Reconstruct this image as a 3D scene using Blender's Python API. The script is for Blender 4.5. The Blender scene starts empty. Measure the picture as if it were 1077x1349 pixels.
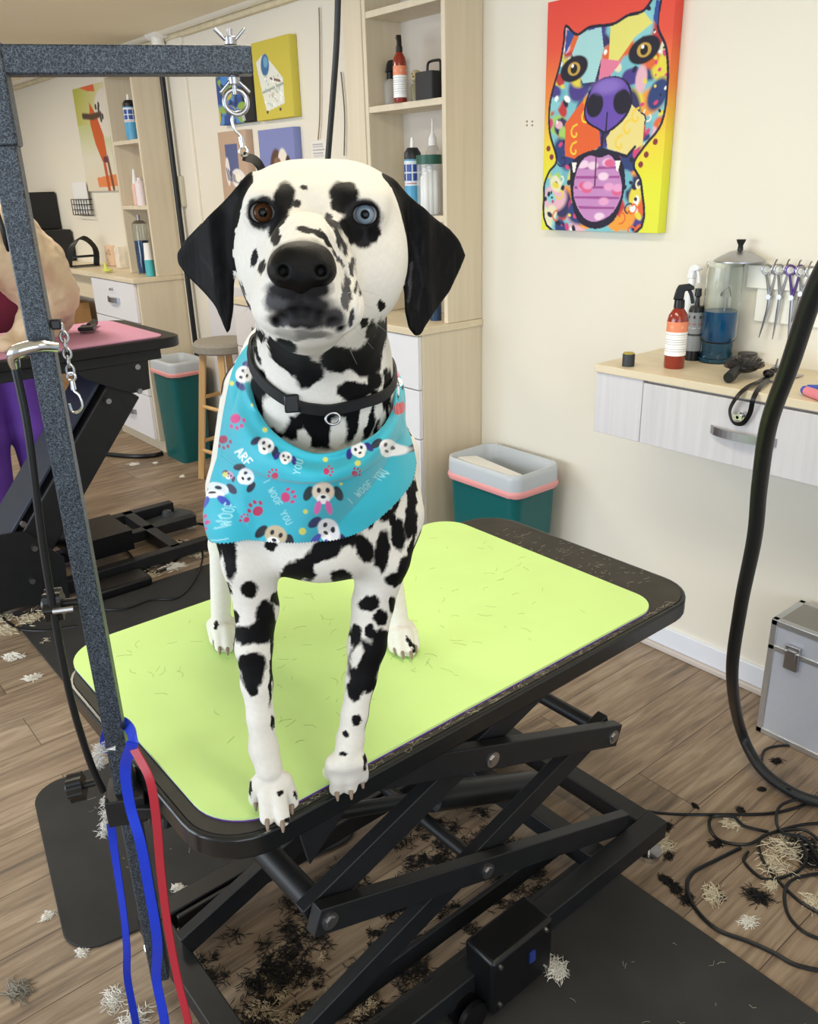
import bpy, bmesh, math, random
import numpy as np
from mathutils import Vector, Matrix, noise
random.seed(7); rng = np.random.default_rng(5)
SC = bpy.context.scene; COL = SC.collection
# ------------------------------------------------------------------ camera model
H = 1.55
FPX = 1105.0; CX, CY = 538.5, 674.5
_p = math.radians(21.6); _r = math.radians(-1.7); _a = math.radians(-50.9)
_f = np.array([0, math.cos(_p), -math.sin(_p)]); _u = np.array([0, math.sin(_p), math.cos(_p)]); _x = np.array([1., 0, 0])
_X = _x*math.cos(_r)+_u*math.sin(_r); _U = -_x*math.sin(_r)+_u*math.cos(_r)
_M = np.array([[math.cos(_a), math.sin(_a), 0], [-math.sin(_a), math.cos(_a), 0], [0, 0, 1]])
CX3, CU3, CF3 = _M@_X, _M@_U, _M@_f
CAM = np.array([0, 0, H])
def ray(px, py): return CX3*(px-CX)/FPX-CU3*(py-CY)/FPX+CF3
def onz(px, py, z): d = ray(px, py); return CAM+d*(z-H)/d[2]
def ony(px, py, y): d = ray(px, py); return CAM+d*y/d[1]
def onx(px, py, x): d = ray(px, py); return CAM+d*x/d[0]
def V(p): return Vector((float(p[0]), float(p[1]), float(p[2])))
WY = 2.284      # face of the long wall
# ------------------------------------------------------------------ materials
def lin(c):
    return tuple((x/12.92 if x <= .04045 else ((x+.055)/1.055)**2.4) for x in c)
def hexc(h): return lin(tuple(int(h[i:i+2], 16)/255 for i in (0, 2, 4)))
_mats = {}
def nt(name):
    m = bpy.data.materials.new(name); m.use_nodes = True
    t = m.node_tree; b = t.nodes['Principled BSDF']
    return m, t, b
def mat(name, col, rough=.5, metal=0, spec=.5, noise_amt=0, noise_scale=30, bump=0, trans=0, alpha=1, emit=0, ior=1.45, coat=0, sheen=0):
    if name in _mats: return _mats[name]
    c = hexc(col) if isinstance(col, str) else col
    m, t, b = nt(name)
    b.inputs['Base Color'].default_value = (*c, 1); b.inputs['Roughness'].default_value = rough
    b.inputs['Metallic'].default_value = metal; b.inputs['Specular IOR Level'].default_value = spec
    b.inputs['Transmission Weight'].default_value = trans; b.inputs['Alpha'].default_value = alpha
    b.inputs['IOR'].default_value = ior; b.inputs['Coat Weight'].default_value = coat
    b.inputs['Sheen Weight'].default_value = sheen
    if emit:
        b.inputs['Emission Color'].default_value = (*c, 1); b.inputs['Emission Strength'].default_value = emit
    if noise_amt or bump:
        tc = t.nodes.new('ShaderNodeTexCoord'); n = t.nodes.new('ShaderNodeTexNoise')
        n.inputs['Scale'].default_value = noise_scale; n.inputs['Detail'].default_value = 6
        t.links.new(tc.outputs['Object'], n.inputs['Vector'])
        if noise_amt:
            mx = t.nodes.new('ShaderNodeMix'); mx.data_type = 'RGBA'; mx.blend_type = 'MIX'
            d = tuple(max(0, x*(1-noise_amt)) for x in c); l = tuple(min(1, x*(1+noise_amt)) for x in c)
            mx.inputs[6].default_value = (*d, 1); mx.inputs[7].default_value = (*l, 1)
            t.links.new(n.outputs['Fac'], mx.inputs[0]); t.links.new(mx.outputs[2], b.inputs['Base Color'])
        if bump:
            bp = t.nodes.new('ShaderNodeBump'); bp.inputs['Strength'].default_value = bump; bp.inputs['Distance'].default_value = .002
            t.links.new(n.outputs['Fac'], bp.inputs['Height']); t.links.new(bp.outputs[0], b.inputs['Normal'])
    _mats[name] = m
    return m
def vmat(name, rough=.6, bump=0, bscale=200, spec=.4, sheen=0, sub=0, fuzz=0):
    if name in _mats: return _mats[name]
    m, t, b = nt(name)
    a = t.nodes.new('ShaderNodeAttribute'); a.attribute_name = 'Col'
    t.links.new(a.outputs['Color'], b.inputs['Base Color'])
    b.inputs['Roughness'].default_value = rough; b.inputs['Specular IOR Level'].default_value = spec; b.inputs['Sheen Weight'].default_value = sheen
    if bump:
        tc = t.nodes.new('ShaderNodeTexCoord'); n = t.nodes.new('ShaderNodeTexNoise'); n.inputs['Scale'].default_value = bscale; n.inputs['Detail'].default_value = 4
        mp = t.nodes.new('ShaderNodeMapping'); mp.inputs['Scale'].default_value = (1, 1, .25)
        t.links.new(tc.outputs['Object'], mp.inputs[0]); t.links.new(mp.outputs[0], n.inputs['Vector'])
        bp = t.nodes.new('ShaderNodeBump'); bp.inputs['Strength'].default_value = bump; bp.inputs['Distance'].default_value = .001
        t.links.new(n.outputs['Fac'], bp.inputs['Height']); t.links.new(bp.outputs[0], b.inputs['Normal'])
    if sub:
        b.inputs['Subsurface Weight'].default_value = sub; b.inputs['Subsurface Radius'].default_value = (.01, .006, .004); b.inputs['Subsurface Scale'].default_value = .3
    _mats[name] = m
    return m
def wood_mat(name, c1, c2, rough=.45, axis='z', scale=1.0, contrast=1.0, spec=.5):
    if name in _mats: return _mats[name]
    m, t, b = nt(name)
    tc = t.nodes.new('ShaderNodeTexCoord'); mp = t.nodes.new('ShaderNodeMapping')
    s = {'z': (60, 60, 2.5), 'x': (2.5, 60, 60), 'y': (60, 2.5, 60)}[axis]
    mp.inputs['Scale'].default_value = tuple(v*scale for v in s)
    n = t.nodes.new('ShaderNodeTexNoise'); n.inputs['Scale'].default_value = 1; n.inputs['Detail'].default_value = 5; n.inputs['Distortion'].default_value = .3
    r = t.nodes.new('ShaderNodeValToRGB'); r.color_ramp.elements[0].position = .5-.22/contrast; r.color_ramp.elements[1].position = .5+.22/contrast
    r.color_ramp.elements[0].color = (*hexc(c1), 1); r.color_ramp.elements[1].color = (*hexc(c2), 1)
    t.links.new(tc.outputs['Object'], mp.inputs[0]); t.links.new(mp.outputs[0], n.inputs['Vector']); t.links.new(n.outputs['Fac'], r.inputs[0]); t.links.new(r.outputs[0], b.inputs['Base Color'])
    b.inputs['Roughness'].default_value = rough; b.inputs['Specular IOR Level'].default_value = spec
    _mats[name] = m
    return m
def floor_mat():
    m, t, b = nt('wood planks'); N = t.nodes.new; L = t.links.new
    tc = N('ShaderNodeTexCoord')
    mp = N('ShaderNodeMapping'); mp.inputs['Rotation'].default_value = (0, 0, math.pi/2); L(tc.outputs['Object'], mp.inputs[0])
    br = N('ShaderNodeTexBrick'); br.offset = .37; br.inputs['Scale'].default_value = 1; br.inputs['Brick Width'].default_value = 1.22; br.inputs['Row Height'].default_value = .18
    br.inputs['Mortar Size'].default_value = .0012; br.inputs['Mortar Smooth'].default_value = .3; br.inputs['Bias'].default_value = 0
    br.inputs['Color1'].default_value = (0, 0, 0, 1); br.inputs['Color2'].default_value = (1, 1, 1, 1); br.inputs['Mortar'].default_value = (.5, .5, .5, 1)
    L(mp.outputs[0], br.inputs['Vector'])
    # grain, offset per plank
    sep = N('ShaderNodeVectorMath'); sep.operation = 'MULTIPLY'; sep.inputs[1].default_value = (9, 9, 9); L(br.outputs['Color'], sep.inputs[0])
    ad = N('ShaderNodeVectorMath'); ad.operation = 'ADD'; L(mp.outputs[0], ad.inputs[0]); L(sep.outputs[0], ad.inputs[1])
    mp2 = N('ShaderNodeMapping'); mp2.inputs['Scale'].default_value = (1.6, 22, 1); L(ad.outputs[0], mp2.inputs[0])
    n1 = N('ShaderNodeTexNoise'); n1.inputs['Scale'].default_value = 1.6; n1.inputs['Detail'].default_value = 8; n1.inputs['Distortion'].default_value = 1.2; n1.inputs['Roughness'].default_value = .65; L(mp2.outputs[0], n1.inputs['Vector'])
    mp3 = N('ShaderNodeMapping'); mp3.inputs['Scale'].default_value = (.9, 5, 1); L(ad.outputs[0], mp3.inputs[0])
    n2 = N('ShaderNodeTexNoise'); n2.inputs['Scale'].default_value = 1.3; n2.inputs['Detail'].default_value = 3; n2.inputs['Distortion'].default_value = 1.5; L(mp3.outputs[0], n2.inputs['Vector'])
    w = N('ShaderNodeMath'); w.operation = 'MULTIPLY'; w.inputs[1].default_value = 24; L(n2.outputs['Fac'], w.inputs[0])
    si = N('ShaderNodeMath'); si.operation = 'SINE'; L(w.outputs[0], si.inputs[0])
    m1 = N('ShaderNodeMath'); m1.operation = 'MULTIPLY_ADD'; m1.inputs[1].default_value = .055; L(si.outputs[0], m1.inputs[0]); L(n1.outputs['Fac'], m1.inputs[2])
    m2 = N('ShaderNodeMath'); m2.operation = 'MULTIPLY_ADD'; m2.inputs[1].default_value = .13; L(br.outputs['Color'], m2.inputs[0]); L(m1.outputs[0], m2.inputs[2])
    r = N('ShaderNodeValToRGB'); e = r.color_ramp.elements; e[0].position = .34; e[0].color = (*hexc('63564A'), 1); e[1].position = .8; e[1].color = (*hexc('AC9983'), 1)
    x = e.new(.55); x.color = (*hexc('8D7965'), 1)
    L(m2.outputs[0], r.inputs[0])
    mx = N('ShaderNodeMix'); mx.data_type = 'RGBA'; mx.inputs[7].default_value = (*hexc('40342A'), 1); L(br.outputs['Fac'], mx.inputs[0]); L(r.outputs[0], mx.inputs[6]); L(mx.outputs[2], b.inputs['Base Color'])
    b.inputs['Roughness'].default_value = .42; b.inputs['Specular IOR Level'].default_value = .35
    bp = N('ShaderNodeBump'); bp.inputs['Strength'].default_value = .25; bp.inputs['Distance'].default_value = .002; L(n1.outputs['Fac'], bp.inputs['Height']); L(bp.outputs[0], b.inputs['Normal'])
    return m
def hammer_mat():
    m, t, b = nt('hammered black powder coat'); N = t.nodes.new; L = t.links.new
    tc = N('ShaderNodeTexCoord'); v = N('ShaderNodeTexVoronoi'); v.feature = 'DISTANCE_TO_EDGE'; v.inputs['Scale'].default_value = 250
    n0 = N('ShaderNodeTexNoise'); n0.inputs['Scale'].default_value = 180; L(tc.outputs['Object'], n0.inputs['Vector'])
    va = N('ShaderNodeVectorMath'); va.operation = 'MULTIPLY_ADD'; va.inputs[1].default_value = (.012, .012, .012); L(n0.outputs['Color'], va.inputs[0]); L(tc.outputs['Object'], va.inputs[2])
    L(va.outputs[0], v.inputs['Vector'])
    r = N('ShaderNodeValToRGB'); r.color_ramp.elements[0].position = .0; r.color_ramp.elements[0].color = (*hexc('66727F'), 1)
    r.color_ramp.elements[1].position = .10; r.color_ramp.elements[1].color = (*hexc('1A222C'), 1); L(v.outputs['Distance'], r.inputs[0]); L(r.outputs[0], b.inputs['Base Color'])
    b.inputs['Roughness'].default_value = .42; b.inputs['Metallic'].default_value = .1
    return m
# ------------------------------------------------------------------ mesh helpers
def box(bm, c, s, R=None):
    M = Matrix.Translation(V(c)) @ (R.to_4x4() if R is not None else Matrix.Identity(4)) @ Matrix.Diagonal((s[0], s[1], s[2], 1))
    bmesh.ops.create_cube(bm, size=1, matrix=M); return bm
def box2(bm, a, b):
    a = V(a); b = V(b); return box(bm, (a+b)/2, [abs(b[i]-a[i]) for i in range(3)])
def frame(d, up=(0, 0, 1)):
    d = V(d).normalized(); u = V(up)
    if abs(d.dot(u)) > .98: u = Vector((1, 0, 0))
    x = u.cross(d).normalized(); y = d.cross(x)
    return Matrix((x, y, d)).transposed()     # columns x,y,d
def beam(bm, p1, p2, w, h, up=(0, 0, 1)):
    p1, p2 = V(p1), V(p2); R = frame(p2-p1, up); return box(bm, (p1+p2)/2, (w, h, (p2-p1).length), R)
def cyl(bm, p1, p2, r1, r2=None, seg=20):
    p1, p2 = V(p1), V(p2); r2 = r1 if r2 is None else r2; R = frame(p2-p1)
    bmesh.ops.create_cone(bm, cap_ends=True, segments=seg, radius1=r1, radius2=r2, depth=(p2-p1).length, matrix=Matrix.Translation((p1+p2)/2) @ R.to_4x4()); return bm
def ball(bm, c, r, seg=16, s=(1, 1, 1), R=None):
    M = Matrix.Translation(V(c)) @ (R.to_4x4() if R is not None else Matrix.Identity(4)) @ Matrix.Diagonal((*s, 1))
    bmesh.ops.create_uvsphere(bm, u_segments=seg, v_segments=max(6, seg//2+2), radius=r, matrix=M); return bm
def spline(pts, n=8, closed=False):
    P = [V(p) for p in pts]; out = []; m = len(P)
    for i in range(m if closed else m-1):
        a, b, c, d = (P[(i-1) % m], P[i], P[(i+1) % m], P[(i+2) % m]) if closed else (P[max(i-1, 0)], P[i], P[i+1], P[min(i+2, m-1)])
        for k in range(n):
            t = k/n; out.append(.5*((2*b)+(c-a)*t+(2*a-5*b+4*c-d)*t*t+(3*b-a-3*c+d)*t**3))
    if not closed: out.append(P[-1])
    return out
def sweep(bm, pts, r, seg=10, closed=False, flat=None, caps=True, n=0, up=(0, 0, 1), twist=None):
    """tube (or, with flat=(w,h), ribbon) along pts"""
    if n: pts = spline(pts, n, closed)
    pts = [V(p) for p in pts]; N = len(pts); rings = []; x = None
    if hasattr(r, '__len__') and len(r) != N: r = list(np.interp(np.linspace(0, 1, N), np.linspace(0, 1, len(r)), r))
    for i, p in enumerate(pts):
        a = pts[(i-1) % N] if (closed or i > 0) else p; b = pts[(i+1) % N] if (closed or i < N-1) else p
        d = (b-a).normalized()
        if x is None:
            u = V(up)
            if abs(d.dot(u)) > .95: u = Vector((1, 0, .01))
            x = u.cross(d).normalized()
        else: x = (x-d*x.dot(d)).normalized()
        y = d.cross(x); rr = r[i] if hasattr(r, '__len__') else r
        if flat:
            an = twist[i] if twist is not None else 0
            xx = x*math.cos(an)+y*math.sin(an); yy = d.cross(xx)
            ring = [bm.verts.new(p+xx*sx*flat[0]/2+yy*sy*flat[1]/2) for sx, sy in ((-1, -1), (1, -1), (1, 1), (-1, 1))]
        else: ring = [bm.verts.new(p+(x*math.cos(2*math.pi*k/seg)+y*math.sin(2*math.pi*k/seg))*rr) for k in range(seg)]
        rings.append(ring)
    m = len(rings[0])
    for i in range(N if closed else N-1):
        A, B = rings[i], rings[(i+1) % N]
        for k in range(m): bm.faces.new((A[k], A[(k+1) % m], B[(k+1) % m], B[k]))
    if not closed and caps:
        bm.faces.new(rings[0][::-1]); bm.faces.new(rings[-1])
    return bm
def lathe(bm, prof, seg=28, M=None):
    """prof: list of (r,z) bottom to top"""
    M = M or Matrix.Identity(4); rings = []
    for r, z in prof:
        if r < 1e-6: rings.append([bm.verts.new(M @ Vector((0, 0, z)))])
        else: rings.append([bm.verts.new(M @ Vector((r*math.cos(2*math.pi*k/seg), r*math.sin(2*math.pi*k/seg), z))) for k in range(seg)])
    for A, B in zip(rings, rings[1:]):
        for k in range(seg):
            k2 = (k+1) % seg
            if len(A) == 1 and len(B) == 1: continue
            if len(A) == 1: bm.faces.new((A[0], B[k2], B[k]))
            elif len(B) == 1: bm.faces.new((A[k], A[k2], B[0]))
            else: bm.faces.new((A[k], A[k2], B[k2], B[k]))
    return bm
def prism(bm, poly, z0, z1, M=None):
    M = M or Matrix.Identity(4)
    a = [bm.verts.new(M @ Vector((x, y, z0))) for x, y in poly]; b = [bm.verts.new(M @ Vector((x, y, z1))) for x, y in poly]; n = len(poly)
    bm.faces.new(a[::-1]); bm.faces.new(b)
    for i in range(n): bm.faces.new((a[i], a[(i+1) % n], b[(i+1) % n], b[i]))
    return bm
def rrect(x0, x1, y0, y1, r, n=8):
    out = []
    rs = r if hasattr(r, '__len__') else [r]*4
    for k, (cx, cy, a0) in enumerate(((x1, y1, 0), (x0, y1, 90), (x0, y0, 180), (x1, y0, 270))):
        rr = rs[k]; sx = -1 if cx == x1 else 1; sy = -1 if cy == y1 else 1
        for i in range(n+1):
            t = math.radians(a0+90*i/n); out.append((cx+sx*rr+rr*math.cos(t), cy+sy*rr+rr*math.sin(t)))
    return out
INV = {}
def obj(name, bm, m, parent=None, smooth=False, bev=0, world=False, bseg=2):
    if isinstance(bm, bmesh.types.BMesh):
        bmesh.ops.recalc_face_normals(bm, faces=bm.faces) if smooth is not None else None
        me = bpy.data.meshes.new(name)
        if world and parent is not None: bm.transform(INV[parent.name])
        bm.to_mesh(me); bm.free()
    else:
        me = bm
        if world and parent is not None: me.transform(INV[parent.name])
    o = bpy.data.objects.new(name, me); COL.objects.link(o)
    for mm in (m if isinstance(m, (list, tuple)) else [m]): me.materials.append(mm)
    if smooth:
        me.shade_smooth()
        if smooth == 'auto':
            me.set_sharp_from_angle(angle=math.radians(38))
    if bev:
        b = o.modifiers.new('bevel', 'BEVEL'); b.width = bev; b.segments = bseg; b.limit_method = 'ANGLE'; b.angle_limit = math.radians(40)
        me.shade_smooth(); me.set_sharp_from_angle(angle=math.radians(50))
    if parent is not None:
        o.parent = parent
        if parent.name in INV: INV[o.name] = INV[parent.name]
    else: INV[o.name] = Matrix.Identity(4)
    return o
def B(): return bmesh.new()
def tag(o, label=None, cat=None, group=None, kind=None):
    if label: o['label'] = label
    if cat: o['category'] = cat
    if group: o['group'] = group
    if kind: o['kind'] = kind
    return o
def thing(name, label, cat, loc=(0, 0, 0), rz=0, group=None):
    o = bpy.data.objects.new(name, None); COL.objects.link(o); o.empty_display_size = .05
    o.location = V(loc); o.rotation_euler = (0, 0, rz)
    INV[o.name] = (Matrix.Translation(V(loc)) @ Matrix.Rotation(rz, 4, 'Z')).inverted()
    return tag(o, label, cat, group)
def struct(name, bm, m, smooth=False, bev=0):
    return tag(obj(name, bm, m, None, smooth, bev), kind='structure')
def dup(root, loc, rz=0, label=None, group=None):
    r = root.copy(); COL.objects.link(r); r.location = V(loc); r.rotation_euler = (0, 0, rz)
    if label: r['label'] = label
    if group: r['group'] = group
    for ch in list(root.children):
        c = ch.copy(); COL.objects.link(c); c.parent = r
        for g in ch.children:
            d = g.copy(); COL.objects.link(d); d.parent = c
    return r
# ------------------------------------------------------------------ colour painting on dense meshes
LET = {'I': [[(.5, 0), (.5, 1)]], 'W': [[(0, 1), (.25, 0), (.5, .7), (.75, 0), (1, 1)]], 'O': [[(.5, 0), (.1, .2), (.1, .8), (.5, 1), (.9, .8), (.9, .2), (.5, 0)]],
       'F': [[(.1, 0), (.1, 1), (.85, 1)], [(.1, .5), (.7, .5)]], 'Y': [[(0, 1), (.5, .5), (1, 1)], [(.5, .5), (.5, 0)]], 'U': [[(.1, 1), (.1, .2), (.5, 0), (.9, .2), (.9, 1)]],
       'A': [[(0, 0), (.5, 1), (1, 0)], [(.2, .4), (.8, .4)]], 'R': [[(.1, 0), (.1, 1), (.8, .85), (.8, .6), (.1, .5), (.9, 0)]], 'P': [[(.1, 0), (.1, 1), (.8, .9), (.8, .55), (.1, .5)]], ' ': []}
class Paint:
    def __init__(s, u, v, base):
        s.u = np.asarray(u, float); s.v = np.asarray(v, float); s.c = np.empty((len(s.u), 3)); s.c[:] = hexc(base) if isinstance(base, str) else base
    def _put(s, a, col, mask=None):
        if mask is not None: a = a*mask
        c = np.array(hexc(col) if isinstance(col, str) else col); s.c += (c-s.c)*a[:, None]
    def ell(s, x, y, rx, ry, col, ang=0, soft=.12, mask=None):
        t = math.radians(ang); dx, dy = s.u-x, s.v-y; a = dx*math.cos(t)+dy*math.sin(t); b = -dx*math.sin(t)+dy*math.cos(t)
        d = np.sqrt((a/rx)**2+(b/ry)**2); s._put(np.clip((1-d)/soft+.5, 0, 1), col, mask)
    def line(s, pts, w, col, soft=.5, mask=None):
        d = np.full(len(s.u), 1e9)
        for (x1, y1), (x2, y2) in zip(pts, pts[1:]):
            vx, vy = x2-x1, y2-y1; t = np.clip(((s.u-x1)*vx+(s.v-y1)*vy)/(vx*vx+vy*vy+1e-9), 0, 1); d = np.minimum(d, np.hypot(s.u-x1-t*vx, s.v-y1-t*vy))
        s._put(np.clip((w/2-d)/soft+.5, 0, 1), col, mask)
    def inside(s, pts):
        c = np.zeros(len(s.u), bool); n = len(pts)
        for i in range(n):
            x1, y1 = pts[i]; x2, y2 = pts[(i+1) % n]
            if y1 == y2: continue
            k = ((y1 > s.v) != (y2 > s.v)) & (s.u < (x2-x1)*(s.v-y1)/(y2-y1)+x1); c ^= k
        return c
    def poly(s, pts, col, mask=None): s._put(s.inside(pts).astype(float), col, mask)
    def rect(s, x0, y0, x1, y1, col): s._put(((s.u >= x0) & (s.u <= x1) & (s.v >= y0) & (s.v <= y1)).astype(float), col)
    def grad(s, x0, y0, x1, y1, cols, mask=None):
        dx, dy = x1-x0, y1-y0; t = np.clip(((s.u-x0)*dx+(s.v-y0)*dy)/(dx*dx+dy*dy), 0, 1)*(len(cols)-1)
        C = np.array([hexc(c) for c in cols]); i = np.minimum(t.astype(int), len(cols)-2); f = (t-i)[:, None]; c = C[i]*(1-f)+C[i+1]*f
        m = np.ones(len(t)) if mask is None else mask; s.c += (c-s.c)*m[:, None]
    def text(s, st, x, y, size, ang, col, w=None):
        t = math.radians(ang); cx, cy = math.cos(t), math.sin(t); w = w or size*.16
        for k, ch in enumerate(st):
            for pl in LET.get(ch, []):
                q = [(x+(px_*.62+k*.8)*size*cx+(py_)*size*cy, y+(px_*.62+k*.8)*size*cy-(py_)*size*cx) for px_, py_ in pl]
                s.line(q, w, col, soft=size*.08)
def setcol(me, c):
    a = me.color_attributes.new('Col', 'FLOAT_COLOR', 'POINT'); d = np.ones((len(me.vertices), 4), np.float32); d[:, :3] = c; a.data.foreach_set('color', d.ravel())
def verts(me):
    v = np.empty(len(me.vertices)*3, np.float32); me.vertices.foreach_get('co', v); return v.reshape(-1, 3).astype(float)
def mesh_from(name, vs, fs):
    me = bpy.data.meshes.new(name); vs = np.asarray(vs, np.float32); fs = np.asarray(fs, np.int32)
    me.vertices.add(len(vs)); me.vertices.foreach_set('co', vs.ravel()); me.loops.add(fs.size); me.loops.foreach_set('vertex_index', fs.ravel())
    me.polygons.add(len(fs)); me.polygons.foreach_set('loop_start', np.arange(0, fs.size, fs.shape[1], dtype=np.int32)); me.update(calc_edges=True); me.validate(); return me
def gridmesh(name, f, nu, nv):
    """f(u,v)->(n,3) positions; u,v in 0..1"""
    U, W = np.meshgrid(np.linspace(0, 1, nu), np.linspace(0, 1, nv)); u, v = U.ravel(), W.ravel(); P = f(u, v)
    i = np.arange(nu*nv).reshape(nv, nu); q = np.stack([i[:-1, :-1], i[:-1, 1:], i[1:, 1:], i[1:, :-1]], -1).reshape(-1, 4)
    return mesh_from(name, P, q), u, v
# ------------------------------------------------------------------ implicit surfaces
class SDF:
    def __init__(s, lo, hi, h):
        s.lo = np.array(lo, float); s.h = h; s.n = np.ceil((np.array(hi)-s.lo)/h).astype(int)+1; s.D = np.full(s.n, 1., np.float32)
    def _sub(s, lo, hi):
        a = np.clip(np.floor((np.array(lo)-s.lo)/s.h).astype(int), 0, s.n); b = np.clip(np.ceil((np.array(hi)-s.lo)/s.h).astype(int)+1, 0, s.n)
        sl = tuple(slice(a[i], b[i]) for i in range(3)); ax = [s.lo[i]+s.h*np.arange(a[i], b[i]) for i in range(3)]
        X, Y, Z = np.meshgrid(*ax, indexing='ij'); return sl, X.astype(np.float32), Y.astype(np.float32), Z.astype(np.float32)
    def _mix(s, sl, d, k, op):
        c = s.D[sl]
        if op == 'add':
            h = np.maximum(k-np.abs(c-d), 0)/k; s.D[sl] = np.minimum(c, d)-h*h*k*.25
        else:
            d = -d; h = np.maximum(k-np.abs(c-d), 0)/k; s.D[sl] = np.maximum(c, d)+h*h*k*.25
    def ell(s, c, r, k=.02, op='add', R=None):
        c = np.array(c, float); r = np.array(r, float); m = r.max()+k*2+.01
        sl, X, Y, Z = s._sub(c-m, c+m); x, y, z = X-c[0], Y-c[1], Z-c[2]
        if R is not None:
            R = np.array(R); x, y, z = tuple(x*R[0][i]+y*R[1][i]+z*R[2][i] for i in range(3))
        k0 = np.sqrt((x/r[0])**2+(y/r[1])**2+(z/r[2])**2); k1 = np.sqrt((x/r[0]**2)**2+(y/r[1]**2)**2+(z/r[2]**2)**2)+1e-9
        s._mix(sl, k0*(k0-1)/k1, k, op)
    def cone(s, a, b, r1, r2, k=.02, op='add', flat=None):
        a = np.array(a, float); b = np.array(b, float); m = max(r1, r2)+k*2+.01
        sl, X, Y, Z = s._sub(np.minimum(a, b)-m, np.maximum(a, b)+m); ab = b-a
        t = np.clip(((X-a[0])*ab[0]+(Y-a[1])*ab[1]+(Z-a[2])*ab[2])/(ab@ab+1e-12), 0, 1)
        d = np.sqrt((X-a[0]-t*ab[0])**2+(Y-a[1]-t*ab[1])**2+(Z-a[2]-t*ab[2])**2)-(r1+(r2-r1)*t)
        s._mix(sl, d, k, op)
    def chain(s, pts, k=.02):
        for (a, r1), (b, r2) in zip(pts, pts[1:]): s.cone(a, b, r1, r2, k)
    def at(s, P):
        q = (np.asarray(P, float)-s.lo)/s.h; q = np.clip(q, 0, s.n-1.001); i = q.astype(int); f = q-i; o = 0
        for dx in (0, 1):
            for dy in (0, 1):
                for dz in (0, 1):
                    w = (f[..., 0] if dx else 1-f[..., 0])*(f[..., 1] if dy else 1-f[..., 1])*(f[..., 2] if dz else 1-f[..., 2])
                    o = o+w*s.D[i[..., 0]+dx, i[..., 1]+dy, i[..., 2]+dz]
        return o
    def grad(s, P, e=None):
        e = e or s.h; P = np.asarray(P, float); g = np.stack([s.at(P+np.eye(3)[i]*e)-s.at(P-np.eye(3)[i]*e) for i in range(3)], -1)
        return g/(np.linalg.norm(g, axis=-1, keepdims=True)+1e-9)
    def mesh(s, name, smooth_it=1):
        D = s.D; ins = D < 0; n = s.n
        c = np.zeros(n-1, np.int8)
        for dx in (0, 1):
            for dy in (0, 1):
                for dz in (0, 1): c += ins[dx:n[0]-1+dx, dy:n[1]-1+dy, dz:n[2]-1+dz]
        act = (c > 0) & (c < 8); idx = -np.ones(n-1, np.int64); A = np.argwhere(act); idx[act] = np.arange(len(A))
        acc = np.zeros((len(A), 3)); cnt = np.zeros(len(A))
        cor = [(x, y, z) for x in (0, 1) for y in (0, 1) for z in (0, 1)]; val = {q: D[A[:, 0]+q[0], A[:, 1]+q[1], A[:, 2]+q[2]].astype(float) for q in cor}
        for q in cor:
            for ax in range(3):
                if q[ax]: continue
                p = list(q); p[ax] = 1; p = tuple(p); a, b = val[q], val[p]; m = (a < 0) != (b < 0); t = np.where(m, a/(a-b+1e-20), 0)
                P = np.tile(np.array(q, float), (len(A), 1)); P[:, ax] += t; acc += P*m[:, None]; cnt += m
        vs = (A+acc/cnt[:, None])*s.h+s.lo; F = []
        for ax in range(3):
            sh = [slice(None)]*3; a = [slice(None)]*3; b = [slice(None)]*3; a[ax] = slice(0, -1); b[ax] = slice(1, None)
            e = ins[tuple(a)] != ins[tuple(b)]; E = np.argwhere(e); o1, o2 = [i for i in range(3) if i != ax]
            E = E[(E[:, o1] > 0) & (E[:, o2] > 0) & (E[:, o1] < n[o1]-1) & (E[:, o2] < n[o2]-1)]
            fl = ins[E[:, 0], E[:, 1], E[:, 2]]
            def g(d1, d2):
                q = E.copy(); q[:, o1] -= d1; q[:, o2] -= d2; return idx[q[:, 0], q[:, 1], q[:, 2]]
            Q = np.stack([g(1, 1), g(0, 1), g(0, 0), g(1, 0)], -1)
            if ax == 1: fl = ~fl
            Q[~fl] = Q[~fl][:, ::-1]; F.append(Q)
        return mesh_from(name, vs, np.concatenate(F))
# ================================================================== materials
WALL = mat('wall paint', 'EAE4D6', .7, noise_amt=.02, noise_scale=3, bump=.05)
CEILM = mat('ceiling paint', 'F0E6CB', .8, noise_amt=.03, noise_scale=2)
WHITE = mat('white paint', 'F0F0F0', .45)
CABW = mat('white cabinet front', 'E9E8EC', .35)
LAM = wood_mat('pale ash laminate', 'D6C8AE', 'E6DAC3', .5, 'z', .7, .55)
LAMTOP = wood_mat('pale ash worktop', 'D9C9AB', 'EADDC3', .4, 'x', .7, .6)
LAMG = wood_mat('grey ash drawer front', 'C9C6CB', 'DEDBDE', .45, 'z', 1.0, .6)
BLACKM = mat('black powder coat', '17181A', .5, spec=.5, noise_amt=.2, noise_scale=60)
BLACKG = mat('dusty black steel', '1C1D20', .45, noise_amt=.35, noise_scale=25, bump=.1)
BLKP = mat('black plastic', '121214', .35)
RUB = mat('black rubber', '1B1C1E', .55)
HOSE = mat('black hose', '1E2022', .42, noise_amt=.1, noise_scale=40)
CHROME = mat('chrome', 'D8D8DA', .16, metal=1)
STEEL = mat('brushed steel', 'B4B4B8', .32, metal=1)
HAM = hammer_mat()
GLASS = mat('clear glass', 'F4F8F6', .03, trans=1, ior=1.3)
BLUELIQ = mat('blue liquid', '0F6AA8', .05, trans=.25, ior=1.33)
PINEW = wood_mat('pine wood', 'CFA468', 'E2BD86', .45, 'z', .5, .8)
RED = mat('red plastic', 'A62A22', .25, coat=.3)
VPAINT = vmat('printed colours', .6)
VLABEL = vmat('label print', .4)
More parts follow.
